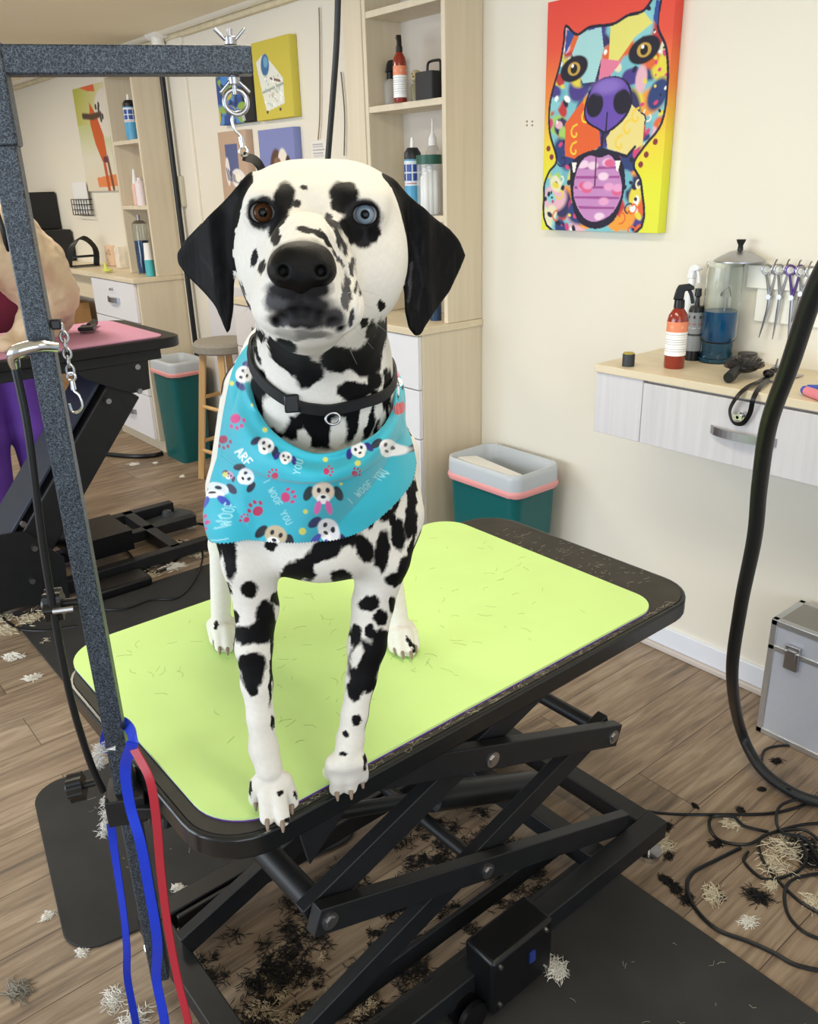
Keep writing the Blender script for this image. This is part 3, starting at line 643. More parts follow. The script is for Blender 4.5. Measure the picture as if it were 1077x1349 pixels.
# ------------------------------------------------------------------ grooming arm (post + crossbar)
PY = .305; PX = ony(146, 935, PY)[0]; AD = Vector((.438, .895, 0)).normalized(); AN = Vector((AD.y, -AD.x, 0)); RZ = math.atan2(AD.y, AD.x)
t = thing('grooming_post', 'speckled black grooming post with crossbar clamped to the left end of the table', 'grooming arm', (PX, PY, ZT)); GA = t
def sqbar(b, p1, p2, w, up): beam(b, p1, p2, w, w, up=up)
top = 1.681; pc = Vector((PX, PY, 0))
W('post', HAM, lambda b: sqbar(b, pc+Vector((0, 0, .33)), pc+Vector((0, 0, top-.02)), .028, AD), bev=.0025)
W('sleeve', HAM, lambda b: sqbar(b, pc+Vector((0, 0, top-.085)), pc+Vector((0, 0, top+.018)), .034, AD), bev=.003)
ce = pc+AD*.279+Vector((0, 0, top))
W('crossbar', HAM, lambda b: sqbar(b, pc+Vector((0, 0, top))+AD*.015, ce, .029, (0, 0, 1)), bev=.002)
def clamp(b):
    box(b, pc+Vector((0, 0, ZT-.05)), (.056, .06, .045), Matrix.Rotation(RZ, 3, 'Z')); beam(b, pc+Vector((.0, .0, ZT-.06)), (PX+.05, TY0+.16, ZT-.06), .045, .012); beam(b, pc+Vector((.02, 0, ZT-.052)), (PX+.13, TY0+.1, ZT-.052), .03, .02)
W('clamp', BLACKG, clamp, bev=.002)
def knob(b, c, d, r=.022):
    c = V(c); d = V(d).normalized(); cyl(b, c, c+d*.02, .006); prism(b, [((1+.13*math.cos(6*k*math.pi/24))*r*math.cos(k*math.pi/24), (1+.13*math.cos(6*k*math.pi/24))*r*math.sin(k*math.pi/24)) for k in range(48)], .02, .042, Matrix.Translation(c) @ frame(d).to_4x4()); cyl(b, c+d*.041, c+d*.046, r*.7, r*.5)
kd = (pc+Vector((0, 0, 0)))
W('knob', BLKP, lambda b: knob(b, onz(128, 1030, ZT-.05)+np.array([.0, .0, 0]), -AD+Vector((0, 0, -.1)), .02), smooth='auto')
p = onz(215, 1065, ZT-.07); W('knob', BLKP, lambda b: knob(b, (p[0], p[1]+.01, p[2]+.02), (.2, -.3, -1), .022), smooth='auto')
kz = onz(100, 795, 1)
def post_pt(py, side=0, out=0):
    """point on the front face of the post at image height py"""
    n = AN; d = ray(60+py*.09, py); d0 = pc+AN*(.015+out); tt = (Vector((d0.x, d0.y, 0)).dot(AN)-0)/(d[0]*AN.x+d[1]*AN.y); P = CAM+d*tt
    q = Vector((d0.x, d0.y, P[2]))+AD*side; return q
kp = post_pt(795, -.015)
W('knob', BLKP, lambda b: knob(b, kp-AN*.015, -AD, .02), smooth='auto')
W('knob_plate', STEEL, lambda b: box(b, kp-AD*.03-AN*.0, (.016, .003, .008), Matrix.Rotation(RZ, 3, 'Z')))
W('cap_bolt', STEEL, lambda b: cyl(b, kp-AD*.004+AN*.006, kp-AD*.03+AN*.006, .004, seg=8))
# eye bolt with wing nuts at the end of the crossbar
eb = ce-AD*.022
t = thing('eye_bolt', 'steel eye bolt with wing nuts through the end of the crossbar', 'bolt', eb)
def wing(b, z, s):
    cyl(b, (eb.x, eb.y, z), (eb.x, eb.y, z+s*.009), .007, seg=12)
    for k in (-1, 1): c_0 = Vector((eb.x, eb.y, z+s*.005)); beam(b, c_0+AD*k*.005, c_0+AD*k*.017+Vector((0, 0, s*.012)), .009, .003, up=tuple(AD*k*-s+Vector((0, 0, 1))))
W('stem', STEEL, lambda b: cyl(b, eb-Vector((0, 0, .034)), eb+Vector((0, 0, .032)), .0035, seg=12), smooth='auto')
W('wing_nut', STEEL, lambda b: wing(b, eb.z+.0155, 1), bev=.001); W('wing_nut', STEEL, lambda b: wing(b, eb.z-.0155, -1), bev=.001)
def ring(b, c, r, th, n, seg=28, sx=1, sy=1, up=(0, 0, 1)):
    R = frame(n, up); sweep(b, [V(c)+R @ Vector((math.cos(2*math.pi*i/seg)*r*sx, math.sin(2*math.pi*i/seg)*r*sy, 0)) for i in range(seg)], th, 8, closed=True)
rc_ = eb-Vector((0, 0, .042)); W('eye', STEEL, lambda b: ring(b, rc_, .013, .003, AN), smooth=True)
# leash: snap hook, swivel and black strap to the collar
t = thing('grooming_loop', 'black nylon loop with a steel snap hook hanging from the crossbar to the dog', 'leash', rc_); LEASH = t
def snap(b, c, d, s=1.0):
    c = V(c); d = V(d).normalized(); R = frame(d, AN)
    q = [c+d*x*s+R @ Vector((y*s, 0, 0)) for x, y in ((.0, 0), (-.012, .010), (.004, .013), (.02, .008), (.03, 0), (.045, 0), (.02, -.008), (.004, -.011), (-.006, -.009))]
    sweep(b, spline([q[5], q[4], q[6], q[7], q[8], c-d*.014*s, q[1], q[2]], 5), .0028*s, 8); cyl(b, c+d*.032*s, c+d*.05*s, .006*s, .005*s, seg=12); ring(b, c+d*.058*s, .008*s, .0024*s, R @ Vector((0, 1, 0)))
hk = rc_-Vector((0, 0, .016))
dd = Vector((.1, .15, -1)).normalized()
W('snap_hook', CHROME, lambda b: snap(b, hk-Vector((0, 0, .002)), AD*.10+Vector((0, 0, -1)), .6), smooth='auto')
# ------------------------------------------------------------------ hook + cable on the post, chain clasp, straps
hp = post_pt(455)
t = thing('post_hook', 'bright chrome hook clipped round the speckled post', 'hook', hp)
W('hook', CHROME, lambda b: (sweep(b, [hp+AD*.02+AN*.004, hp-AD*.0+AN*.012+Vector((0, 0, .004)), hp-AD*.022+AN*.014, hp-AD*.030+AN*.008-Vector((0, 0, .006)), hp-AD*.032-Vector((0, 0, .02))], [.006, .008, .0085, .008, .006], 12, n=5)), smooth='auto')
p0 = hp-AD*.032-Vector((0, 0, .02)); pe = pc-AD*.03+AN*.01+Vector((0, 0, ZT-.02))
b = B(); P_ = [p0, p0-AD*.0-Vector((0, 0, .08)), (p0*.6+pe*.4)-AD*.012, (p0*.3+pe*.7)-AD*.016+AN*.004, (p0*.1+pe*.9)-AD*.01, pe]
sweep(b, P_, .0052, 10, n=8); tag(obj('control_cable', b, BLKP, None, 'auto'), 'black cable running down beside the speckled post from the chrome hook', 'cable')
t = thing('chain_clasp', 'small steel chain with a snap clasp hanging on the right of the speckled post', 'chain', post_pt(435, .02))
c0 = post_pt(432, .027, -.01)
def chain(b):
    for k in range(6): ring(b, c0-Vector((0, 0, .010*k)), .0065, .0016, AN if k % 2 else AD, 16, sx=.7, sy=1)
W('chain', STEEL, chain, smooth=True); W('snap_hook', CHROME, lambda b: snap(b, c0-Vector((0, 0, .094)), (0, 0, 1), .62), smooth='auto')
W('bracket', BLKP, lambda b: box(b, c0+Vector((0, 0, .006))-AD*.006, (.012, .014, .012), Matrix.Rotation(RZ, 3, 'Z')), bev=.002)
def py3(x, y): return ony(x, y, .282)
def strap(name, label, col, px, wid=.016, th=.0015):
    pts = [V(q) for q in px]; b = B(); pts = spline(pts, 10); n = len(pts)
    tw = [math.sin(i/n*5.0)*.5 for i in range(n)]
    sweep(b, pts, 0, flat=(wid, th), up=tuple(AN), twist=[x+math.pi/2*0 for x in tw]); return tag(obj(name, b, col, None, bev=0), label, 'strap')
def pl(px, py, off=.03):
    n = AN; d = ray(px, py); d0 = pc+AN*off; tt = Vector((d0.x, d0.y, 0)).dot(AN)/(d[0]*AN.x+d[1]*AN.y); return CAM+d*tt
BLU = mat('blue nylon', '1238C8', .45); REDN = mat('red nylon', 'A81E30', .5)
sb = strap('leash_strap', 'blue nylon strap looped over the clamp, hanging down its left and right', BLU, [py3(x, y) for x, y in ((146, 1085), (152, 1130), (163, 1205), (167, 1250), (168, 1290), (179, 1349), (190, 1420))], .013)
b = B(); sweep(b, spline([pl(136, 992, -.03), pl(141, 966, -.035), pl(153, 951, -.02)]+[pl(166, 954, -.018)]+[py3(x, y) for x, y in ((175, 974), (165, 1010), (171, 1060), (185, 1110), (196, 1170), (207, 1240), (206, 1290), (217, 1349), (222, 1420))], 8), 0, flat=(.015, .0015), up=tuple(AN)); obj('loop', b, BLU, sb)
b = B(); sweep(b, spline([py3(x, y) for x, y in ((175, 985), (184, 1000), (198, 1030), (206, 1080), (212, 1150), (221, 1220), (234, 1290), (248, 1349), (258, 1420))], 8), 0, flat=(.013, .0015), up=tuple(AN)); tag(obj('leash_strap', b, REDN, None), 'dark red nylon strap hanging beside the blue one', 'strap')
def hairball(b, c, r, n, th=.0005, sq=(1, 1, .5), rs=None, ln=.55):
    rs = rs or random
    for i in range(n):
        d = Vector((rs.gauss(0, .42)*sq[0], rs.gauss(0, .42)*sq[1], abs(rs.gauss(0, .4))*sq[2]))*r; p = V(c)+d; a0 = rs.uniform(0, 6.28); pts = []
        for s in range(5):
            pts.append(p.copy()); a0 += rs.uniform(-.5, .5); p = p+Vector((math.cos(a0)*sq[0], math.sin(a0)*sq[1], rs.uniform(-.35, .35)*sq[2]))*r*.3*ln
        for q in pts: q.z = max(q.z, c[2]+th)
        sweep(b, pts, [th, th*1.6, th*1.8, th*1.4, th*.5], 3, caps=False)
b = B(); rs = random.Random(4)
for (x, y) in ((133, 990), (130, 1000), (132, 1010), (141, 1060), (142, 1075), (140, 1090), (138, 1100)): hairball(b, py3(x, y), .010, 60, .0003, (.6, .6, 1.8), rs, 1.4)
for i in range(8): sweep(b, [py3(133+rs.uniform(-3, 3), 992+rs.uniform(-5, 3)), py3(152, 985+rs.uniform(-3, 3))], .0004, 3)
tag(obj('hair_wisp', b, mat('white hair', 'E6E4E0', .8), None), 'wisp of white dog hair caught on the clamp and knob at the post', 'hair', kind='stuff')
# ================================================================== pink table
PZ = 1.0; px1, px0 = -3.17, -3.80; py1 = 1.44; py0 = .25
t = thing('grooming_table', 'black lift grooming table with a pink mat, in the left background', 'grooming table', (-3.5, .85, 0))
W('tabletop', BLACKG, lambda b: prism(b, rrect(px0+.004, px1-.004, py0+.004, py1-.004, .06), PZ-.03, PZ)); W('edge_trim', BLKP, lambda b: sweep(b, [(x, y, PZ-.02) for x, y in rrect(px0, px1, py0, py1, .065, 8)], 0, closed=True, flat=(.014, .04)), bev=.004)
W('top_frame', BLACKG, lambda b: [beam(b, (x, py0+.06, PZ-.06), (x, py1-.08, PZ-.06), .05, .05) for x in (px0+.1, px1-.06)]+[beam(b, (px0+.1, y, PZ-.06), (px1-.06, y, PZ-.06), .05, .05) for y in (py0+.1, py1-.12)], bev=.003)
xp = px1-.04
def poly_plate(b, pts, x, th):
    P = [onx(*q, x) for q in pts]; a = [b.verts.new((x-th, p[1], p[2])) for p in P]; c = [b.verts.new((x, p[1], p[2])) for p in P]; n = len(P); b.faces.new(a); b.faces.new(c[::-1])
    for i in range(n): b.faces.new((a[i], a[(i+1) % n], c[(i+1) % n], c[i]))
W('bracket_plate', BLACKG, lambda b: poly_plate(b, [(100, 490), (195, 474), (198, 512), (176, 518), (152, 512), (112, 500)], xp, .012), bev=.001)
u0, u1 = onx(165, 512, xp-.02), onx(18, 770, xp-.02)
W('lift_arm', BLACKG, lambda b: beam(b, (xp-.15, u0[1], u0[2]), (xp-.15, u1[1], u1[2]), .14, .26, up=(1, 0, 0)), bev=.006)
W('lit_top_face', mat('blue grey lit tone', '3A4250', .35, metal=.3), lambda b: beam(b, (xp-.15, u0[1]-.09, u0[2]+.045), (xp-.15, u1[1]-.09, u1[2]+.045), .012, .24, up=(1, 0, 0)), bev=.002)  # thin sheet in lighter blue grey: light on the beam's top, painted in
W('base_bracket', BLACKG, lambda b: poly_plate(b, [(-60, 720), (0, 705), (32, 700), (85, 735), (92, 790), (0, 805), (-60, 815)], xp+.0, .012), bev=.001)
def b2(b):
    for x in (-3.30, -3.60, -3.85): beam(b, (x, .1, .045), (x, 1.5 if x > -3.4 else 1.58, .045), .05, .05)
    for y in (.12, .75, 1.35): beam(b, (-3.87, y, .045), (-3.30, y, .045), .05, .05)
W('base_frame', BLACKG, b2, bev=.003)
for (x, y) in ((45, 722), (42, 765), (30, 690), (180, 483), (183, 515), (142, 528)):
    q = onx(x, y, xp); 
    W('bolt', STEEL, lambda b: cyl(b, (xp-.002, q[1], q[2]), (xp+.012, q[1], q[2]), .011, seg=10), smooth='auto')
W('actuator', BLKP, lambda b: (cyl(b, (-3.5, 1.1, .09), (-3.5, .75, .25), .035), box2(b, (-3.66, .95, .07), (-3.4, 1.2, .16))), smooth='auto')
b = B(); prism(b, rrect(px0+.02, px1-.018, py0+.02, py1-.06, .05), PZ+.001, PZ+.006); tag(obj('grooming_mat', b, mat('pink rubber mat', 'C98FAC', .6, noise_amt=.05), None), 'pink rubber mat on the background grooming table', 'mat')
# black slicker brush lying on it
q = onz(116, 438, PZ+.006)
t = thing('slicker_brush', 'black slicker brush lying on the pink mat', 'brush', q, math.radians(60))
b = B(); box(b, (0, 0, .02), (.06, .09, .014)); obj('pad', b, BLKP, t, bev=.004)
b = B(); cyl(b, (0, .03, .022), (0, .17, .016), .011, .014); obj('handle', b, RUB, t, 'auto')
b = B()
for i in range(9):
    for j in range(13): cyl(b, (-.024+.006*i, -.038+.0062*j, .0135), (-.024+.006*i, -.036+.0062*j, .001), .0006, seg=4)
tag(obj('bristles', b, STEEL, t), kind='stuff')
# ------------------------------------------------------------------ floor mats
FM = mat('black floor mat', '302F2E', .8, noise_amt=.5, noise_scale=7, bump=.4)
b = B(); q0 = onz(48, 1040, 0); prism(b, [(-2.15+(x*.984+y*.178), .365+(-x*.178+y*.984)) for x, y in rrect(0, .64, 0, .72, .08)], 0, .007)
tag(obj('floor_mat', b, FM, None, bev=.002), 'dark rubber floor mat with rounded corner at the left foot of the green table', 'mat')
b = B(); prism(b, rrect(-.98, .6, .30, 1.334, .03), 0, .0071); tag(obj('floor_mat', b, FM, None, bev=.002), 'large black floor mat at the bottom right, under the motor of the table', 'mat')
b = B(); prism(b, rrect(-3.16, -2.25, .62, 1.50, .05), 0, .007); tag(obj('floor_mat', b, FM, None, bev=.002), 'black floor mat between the pink table and the green table', 'mat')
b = B(); rs = random.Random(21)
for i in range(150):
    if i % 3: x, y, z = rs.uniform(-.8, .2), rs.uniform(.45, 1.3), .0078
    else: x, y, z = rs.uniform(-2.0, -1.6), rs.uniform(.45, .85), .0078
    a0 = rs.uniform(0, 6.3); l = rs.uniform(.006, .022); c = rs.uniform(-1.5, 1.5); sweep(b, [(x+math.cos(a0+c*q_)*l*q_, y+math.sin(a0+c*q_)*l*q_, z) for q_ in (0, .5, 1)], .00035, 3)
tag(obj('stray_hairs', b, mat('pale hair', 'B9AE98', .8), None), 'short pale hairs sprinkled over the dark floor mats', 'hair', kind='stuff')
# ------------------------------------------------------------------ stool
sp = onz(282, 618, 0); SX, SY, SH = -4.24, 2.0, .80
p = ony(282, 450, 1.9); q = onz(268, 633, 0); SX, SY = q[0]+.085, q[1]+.172
t = thing('bar_stool', 'round wooden stool with a grey seat behind the spotted dog', 'stool', (SX, SY, 0))
sz = ony(282, 458, SY)[2]
b = B(); lathe(b, [(0, 0), (.155, 0), (.163, .008), (.163, .04), (.15, .055), (0, .058)], 36, Matrix.Translation((0, 0, sz))); obj('seat', b, mat('grey seat pad', '9A958C', .9, noise_amt=.15, noise_scale=60, bump=.4), t, 'auto')
for k in range(4):
    a0 = math.radians(45+90*k+8); tx, ty = math.cos(a0), math.sin(a0)
    b = B(); beam(b, (tx*.205, ty*.205, 0), (tx*.115, ty*.115, sz), .034, .034, up=(tx, ty, 0)); obj('leg', b, PINEW, t, bev=.003)
for z, hh in ((.17, 0), (.22, 1), (.42, 0), (.47, 1)):
    r = .205-(.09)*z/sz
    for k in range(4):
        if k % 2 != hh: continue
        a0, a1 = math.radians(45+90*k+8), math.radians(135+90*k+8)
        b = B(); cyl(b, (math.cos(a0)*r, math.sin(a0)*r, z), (math.cos(a1)*r, math.sin(a1)*r, z), .011, seg=12); obj('rung', b, PINEW, t, 'auto')
# ------------------------------------------------------------------ bins
TEAL = mat('teal plastic', '0E5F60', .35); BAG = mat('white bin liner', 'E2E8F0', .35, alpha=.72); BAGP = mat('pink drawstring', 'E9A0A0', .4)
def rr_ring(w, d, r, z, n=6): return [Vector((x, y, z)) for x, y in rrect(-w/2, w/2, -d/2, d/2, r, n)]
def loft(b, rings, caps=(False, False)):
    R = [[b.verts.new(p) for p in r] for r in rings]
    for A, C in zip(R, R[1:]):
        n = len(A)
        for i in range(n): b.faces.new((A[i], A[(i+1) % n], C[(i+1) % n], C[i]))
    if caps[0]: b.faces.new(R[0][::-1])
    if caps[1]: b.faces.new(R[-1])
def bin_(label, x, y, w, d, h, rz, grow=1.18, paper=False):
    t = thing('waste_bin', label, 'bin', (x, y, 0), rz, 'teal waste bins')
    g = grow; b = B(); loft(b, [rr_ring(w/g, d/g, .03, 0), rr_ring(w, d, .045, h), rr_ring(w-.008, d-.008, .045, h), rr_ring(w/g-.008, d/g-.008, .03, .006)], (True, True)); obj('body', b, TEAL, t, 'auto')
    rs = random.Random(int(x*100)); b = B(); wob = lambda ring, a: [Vector((p.x*(1+rs.uniform(-a, a)), p.y*(1+rs.uniform(-a, a)), p.z+rs.uniform(-a, a)*.35)) for p in ring]
    n = 10
    loft(b, [wob(rr_ring(w+.010, d+.010, .05, h-.07, n), .006), wob(rr_ring(w+.014, d+.014, .05, h-.04, n), .006), wob(rr_ring(w+.012, d+.012, .05, h-.015, n), .002), rr_ring(w+.008, d+.008, .05, h+.004, n), rr_ring(w-.012, d-.012, .045, h+.003, n), wob(rr_ring(w-.022, d-.022, .045, h-.06, n), .012), wob(rr_ring(w-.035, d-.035, .045, h-.22, n), .02), wob(rr_ring(w/g-.03, d/g-.03, .04, .03, n), .02)], (False, True)); obj('liner', b, BAG, t, True)
    b = B(); loft(b, [wob(rr_ring(w+.014, d+.014, .05, h-.080, n), .004), wob(rr_ring(w+.02, d+.02, .05, h-.07, n), .004), wob(rr_ring(w+.018, d+.018, .05, h-.058, n), .004), wob(rr_ring(w+.012, d+.012, .05, h-.056, n), .001)]); obj('drawstring', b, BAGP, t, True)
    return t
p = ony(655, 640, 2.12)
bh = .55; q = ony(655, 606, 2.10)
BXc, BYc = q[0], 2.125
bin_('teal waste bin with white and pink liner in the corner right of the dog', BXc, BYc, .36, .235, q[2]-.005, 0)
b = B()
box(b, (BXc-.03, BYc-.03, q[2]-.035), (.26, .10, .012), Matrix.Rotation(math.radians(-10), 3, 'X') @ Matrix.Rotation(math.radians(4), 3, 'Y')); tag(obj('paper_towel', b, mat('white paper', 'F4F4F4', .8), None, bev=.004), 'folded white paper towel lying in the top of the bin right of the dog', 'paper')
q = onz(245, 592, 0)
bin_('teal waste bin with white liner behind the wooden stool', -4.70, 2.085, .30, .22, ony(243, 484, 2.0)[2], 0)
# ------------------------------------------------------------------ silver case
c0 = onz(994, 962, 0); ht = .30
for _z in np.arange(.2, .5, .002):
    P_ = np.array([c0[0], c0[1], _z])-CAM; yy = CY-FPX*(P_@CU3)/(P_@CF3)
    if yy < 815: ht = _z; break
CW, CD = .48, WY-.03-c0[1]
t = thing('tool_case', 'silver aluminium tool case standing on the floor by the right wall', 'case', (c0[0]+CW/2, c0[1]+CD/2, 0))
PAN = mat('silver panel', 'C9CEDA', .38, metal=.35, noise_amt=.04, noise_scale=60); ALU = mat('aluminium edge', 'C8CACC', .3, metal=.8); CTOP = mat('case top grey', '8E8C86', .5)
W('shell', PAN, lambda b: box2(b, (c0[0]+.004, c0[1]+.004, .004), (c0[0]+CW-.004, c0[1]+CD-.004, ht*.76)), bev=.002)
W('lid', PAN, lambda b: box2(b, (c0[0]+.004, c0[1]+.004, ht*.775), (c0[0]+CW-.004, c0[1]+CD-.004, ht-.004)), bev=.002)
W('lid_top', CTOP, lambda b: box2(b, (c0[0]+.015, c0[1]+.015, ht-.004), (c0[0]+CW-.015, c0[1]+CD-.015, ht-.001)))
def edges(b):
    x0, x1, y0, y1 = c0[0], c0[0]+CW, c0[1], c0[1]+CD; e = .02
    for x in (x0, x1-e):
        for y in (y0, y1-e): box2(b, (x, y, 0), (x+e, y+e, ht))
    for z in (0, ht-e):
        for y in (y0, y1-e): box2(b, (x0, y, z), (x1, y+e, z+e))
        for x in (x0, x1-e): box2(b, (x, y0, z), (x+e, y1, z+e))
    box2(b, (x0, y0, ht*.76-.006), (x1, y0+.006, ht*.775+.006)); box2(b, (x0, y0, ht*.76-.006), (x0+.006, y1, ht*.775+.006))
W('edging', ALU, edges, bev=.003)
for (x, y) in ((c0[0]+.075, 0), (c0[0]+CW-.075, 0)):
    la = W('latch', STEEL, lambda b: (box2(b, (x-.02, c0[1]-.01, ht*.77-.045), (x+.02, c0[1]+.003, ht*.77+.03)), box2(b, (x-.013, c0[1]-.016, ht*.77-.02), (x+.013, c0[1]-.008, ht*.77+.02)), cyl(b, (x-.022, c0[1]-.01, ht*.77+.012), (x+.022, c0[1]-.01, ht*.77+.012), .005)), bev=.002)
W('clasp', STEEL, lambda b: box2(b, (c0[0]-.006, c0[1]+.02, ht*.7), (c0[0]+.003, c0[1]+.045, ht*.88)), bev=.002)
# ------------------------------------------------------------------ hoses and cables
def plane_pt(px, py, y): return ony(px, py, y)
hps = [(1100, 330, .95), (1070, 390, .98), (1040, 480, 1.02), (1012, 560, 1.08), (1000, 640, 1.16), (993, 710, 1.22), (975, 800, 1.32), (964, 890, 1.43)]
P_ = []
for px_, py__, y in hps: P_.append(ony(px_, py__, y+.25))
P_ += [onz(975, 960, .10), onz(1000, 1010, .035), onz(1040, 1042, .02), onz(1085, 1058, .02), onz(1200, 1080, .02)]
for q in ((1160, 260, 1.15), (1110, 310, 1.18)): pass
PTS = [ony(1150, 250, 1.15)]+P_
b = B(); sp_ = spline(PTS, 14); sweep(b, sp_, .0145, 16)
hs = tag(obj('dryer_hose', b, HOSE, None, 'auto'), 'thick black dryer hose curving down the right side to the floor', 'hose')
b = B(); q = [np.array([ony(447, -60, 1.5)[0]+.03, 1.5, 2.3]), ony(447, -60, 1.5), ony(445, 0, 1.5), ony(443, 60, 1.5), ony(438, 130, 1.5), ony(432, 205, 1.5), ony(424, 300, 1.5), ony(420, 380, 1.52), ony(424, 520, 1.6)]
sweep(b, q, .0085, 12, n=8); tag(obj('hanging_hose', b, HOSE, None, 'auto'), 'narrow black hose hanging down behind the dog head from the ceiling', 'hose')
def floor_cable(name, label, pts, r=.004, mat_=None, z0=0.):
    q = [tuple(onz(p[0], p[1], z0+r+(p[2] if len(p) > 2 else 0))) for p in pts]; b = B(); sweep(b, q, r, 8, n=8); return tag(obj(name, b, mat_ or BLKP, None, 'auto'), label, 'cable')
floor_cable('power_cable', 'black cable running straight from the table base to the dryer hose', [(846, 1068, .05), (868, 1071, .03), (900, 1073), (950, 1073), (1010, 1072), (1045, 1065), (1077, 1054), (1110, 1045)])
floor_cable('power_cable', 'black cable sweeping in one wide curve along the edge of the right floor mat', [(975, 1117), (945, 1132), (912, 1150), (905, 1172), (918, 1200), (945, 1225), (985, 1240), (1020, 1256), (1045, 1270), (1077, 1278), (1120, 1284)], .0048)
floor_cable('power_cable', 'tangled black cable making two small loops right of the table base', [(1012, 1096, .004), (980, 1088, .004), (965, 1076, .01), (938, 1076), (935, 1092), (950, 1108), (985, 1112, .004), (1015, 1098, .01), (1060, 1094, .012), (1090, 1120, .008)], .004)
floor_cable('power_cable', 'black cable looping round in a wide ring beside the dark hair clumps', [(1100, 1085, .006), (1060, 1086, .006), (1020, 1096, .012), (1000, 1106, .006), (1003, 1130), (1020, 1155), (1050, 1185), (1077, 1202), (1110, 1220)], .004)
floor_cable('power_cable', 'black cable bending into the lower right edge of the picture', [(1110, 1150), (1070, 1152), (1042, 1160), (1033, 1178), (1038, 1205), (1055, 1225), (1077, 1236), (1110, 1245)], .004)
floor_cable('power_cable', 'thin black cable arching over the knot of cables near the hose', [(1110, 1065, .03), (1065, 1052, .012), (1030, 1060, .012), (1022, 1078, .012), (1030, 1097, .02), (1060, 1105, .016), (1080, 1135, .006), (1110, 1160)], .004)
floor_cable('power_cable', 'black cable curling out from under the silver case', [(1077, 990), (1040, 982), (1010, 986), (1003, 1000), (1008, 1020), (1040, 1040, .03)], .0035)
floor_cable('power_cable', 'small loose loop of black cable among the hair on the right', [(985, 1122, .004), (980, 1135), (1000, 1155), (1020, 1158), (1050, 1148), (1062, 1130, .008), (1055, 1110, .012)], .004)
floor_cable('power_cable', 'black cable arching on the planks beyond the pink table base', [(140, 708), (150, 693), (180, 683), (215, 682), (250, 688), (290, 692), (330, 690)], .006)
floor_cable('air_hose', 'black hose lying along the foot of the far left cabinet', [(90, 592), (140, 598), (175, 601), (200, 600), (214, 597)], .014)
floor_cable('power_cable', 'black cable wandering over the left dark floor mat', [(135, 803), (165, 802), (200, 790), (232, 788), (252, 770), (266, 740), (262, 720), (235, 712)], .004, None, .007)
floor_cable('power_cable', 'black cable hooking round the pale hair at the left edge', [(-30, 800), (0, 812), (25, 828), (60, 831), (100, 825)], .006)
floor_cable('power_cable', 'black cable snaking between the base bars of the pink table', [(130, 730, .03), (160, 722, .01), (180, 740), (200, 755), (225, 745), (245, 725), (280, 722), (300, 705)], .005)
floor_cable('power_cable', 'coiled black cable under the near end of the pink table', [(60, 640, .3), (40, 740, .15), (60, 790, .03), (90, 800), (120, 780), (100, 760), (60, 800, .01), (20, 810)], .006)
b = B(); q = onz(157, 775, .007); box2(b, (q[0]-.05, q[1]-.12, .008), (q[0]+.07, q[1]+.12, .05)); tag(obj('power_supply', b, BLKP, None, bev=.012, bseg=3), 'glossy black power supply box on the mat by the pink table base', 'power supply')
q = onz(210, 738, 0)
b = B(); ball(b, (q[0], q[1], .022), .03, 12, (1.2, .8, .7)); tag(obj('bottle_cap', b, mat('blue cap', '2E3F8C', .4), None, 'auto'), 'small dark blue lump among the hair under the pink table', 'cap')
# metal stand foot near (215,680)
b = B(); q = onz(222, 690, 0); lathe(b, [(.14, .002), (.13, .012), (.03, .022), (.02, .05), (0, .05)], 24, Matrix.Translation((q[0]-.05, q[1]+.02, 0))); tag(obj('stand_foot', b, mat('grey cast iron', '4A4D50', .5), None, 'auto'), 'low dark grey disc foot beyond the bars of the pink table base', 'stand')
# ------------------------------------------------------------------ hair clumps
def clump(px, py, r, n, m, th=.0009, z=0):
    r *= .8; n = int(n*1.9); th *= .6
    q = onz(px, py, z); b = B(); rs = random.Random(int(px*7+py)); hairball(b, (0, 0, 0), r, n, th, (1, .75, .35), rs, .6); b.transform(Matrix.Rotation(rs.uniform(0, 6), 4, 'Z')); o = obj('hair_clump', b, m, None); o.location = V(q); return o
PALE = mat('cream dog hair', 'D9CDB4', .85); DARK = mat('black dog hair', '151414', .8); GREYH = mat('grey dog hair', '8F897E', .85); WHH = mat('white dog hair', 'ECE8E0', .85)
for (x, y, r, m, z) in ((1040, 1120, .06, PALE, 0), (1020, 1140, .05, PALE, 0), (1068, 1188, .03, PALE, 0), (940, 1180, .035, PALE, 0), (984, 1215, .022, WHH, 0), (965, 1086, .03, PALE, 0), (872, 1115, .035, PALE, 0), (1015, 1165, .025, PALE, 0),
                        (150, 1318, .035, WHH, 0), (175, 1345, .04, WHH, 0), (25, 1305, .04, GREYH, 0), (108, 1255, .018, WHH, 0), (63, 1207, .018, WHH, 0), (18, 866, .04, WHH, 0), (43, 893, .03, WHH, 0), (10, 832, .05, PALE, 0), (45, 815, .07, PALE, 0), (60, 845, .03, PALE, 0), (5, 815, .05, PALE, 0),
                        (228, 747, .05, WHH, 0), (245, 717, .06, PALE, 0), (180, 752, .05, PALE, 0), (195, 760, .05, PALE, 0), (260, 730, .05, PALE, 0), (178, 747, .04, WHH, 0), (200, 745, .03, WHH, 0), (178, 612, .03, WHH, 0), (240, 628, .02, WHH, 0), (205, 610, .02, WHH, 0), (152, 688, .02, WHH, 0), (251, 695, .03, WHH, 0), (232, 595, .03, WHH, 0)):
    tag(clump(x, y, r, 90, m, .0009 if y > 1000 else .002, z), 'tuft of pale cut dog hair lying on the wood floor', 'hair', 'pale hair tufts on the floor')
for (x, y, r) in ((732, 1277, .035), (630, 1318, .018), (235, 1170, .018), (645, 1275, .02)):
    tag(clump(x, y, r, 110, WHH, .0008, .0075), 'tuft of pale hair lying on a black floor mat', 'hair', 'pale hair tufts on the mats')
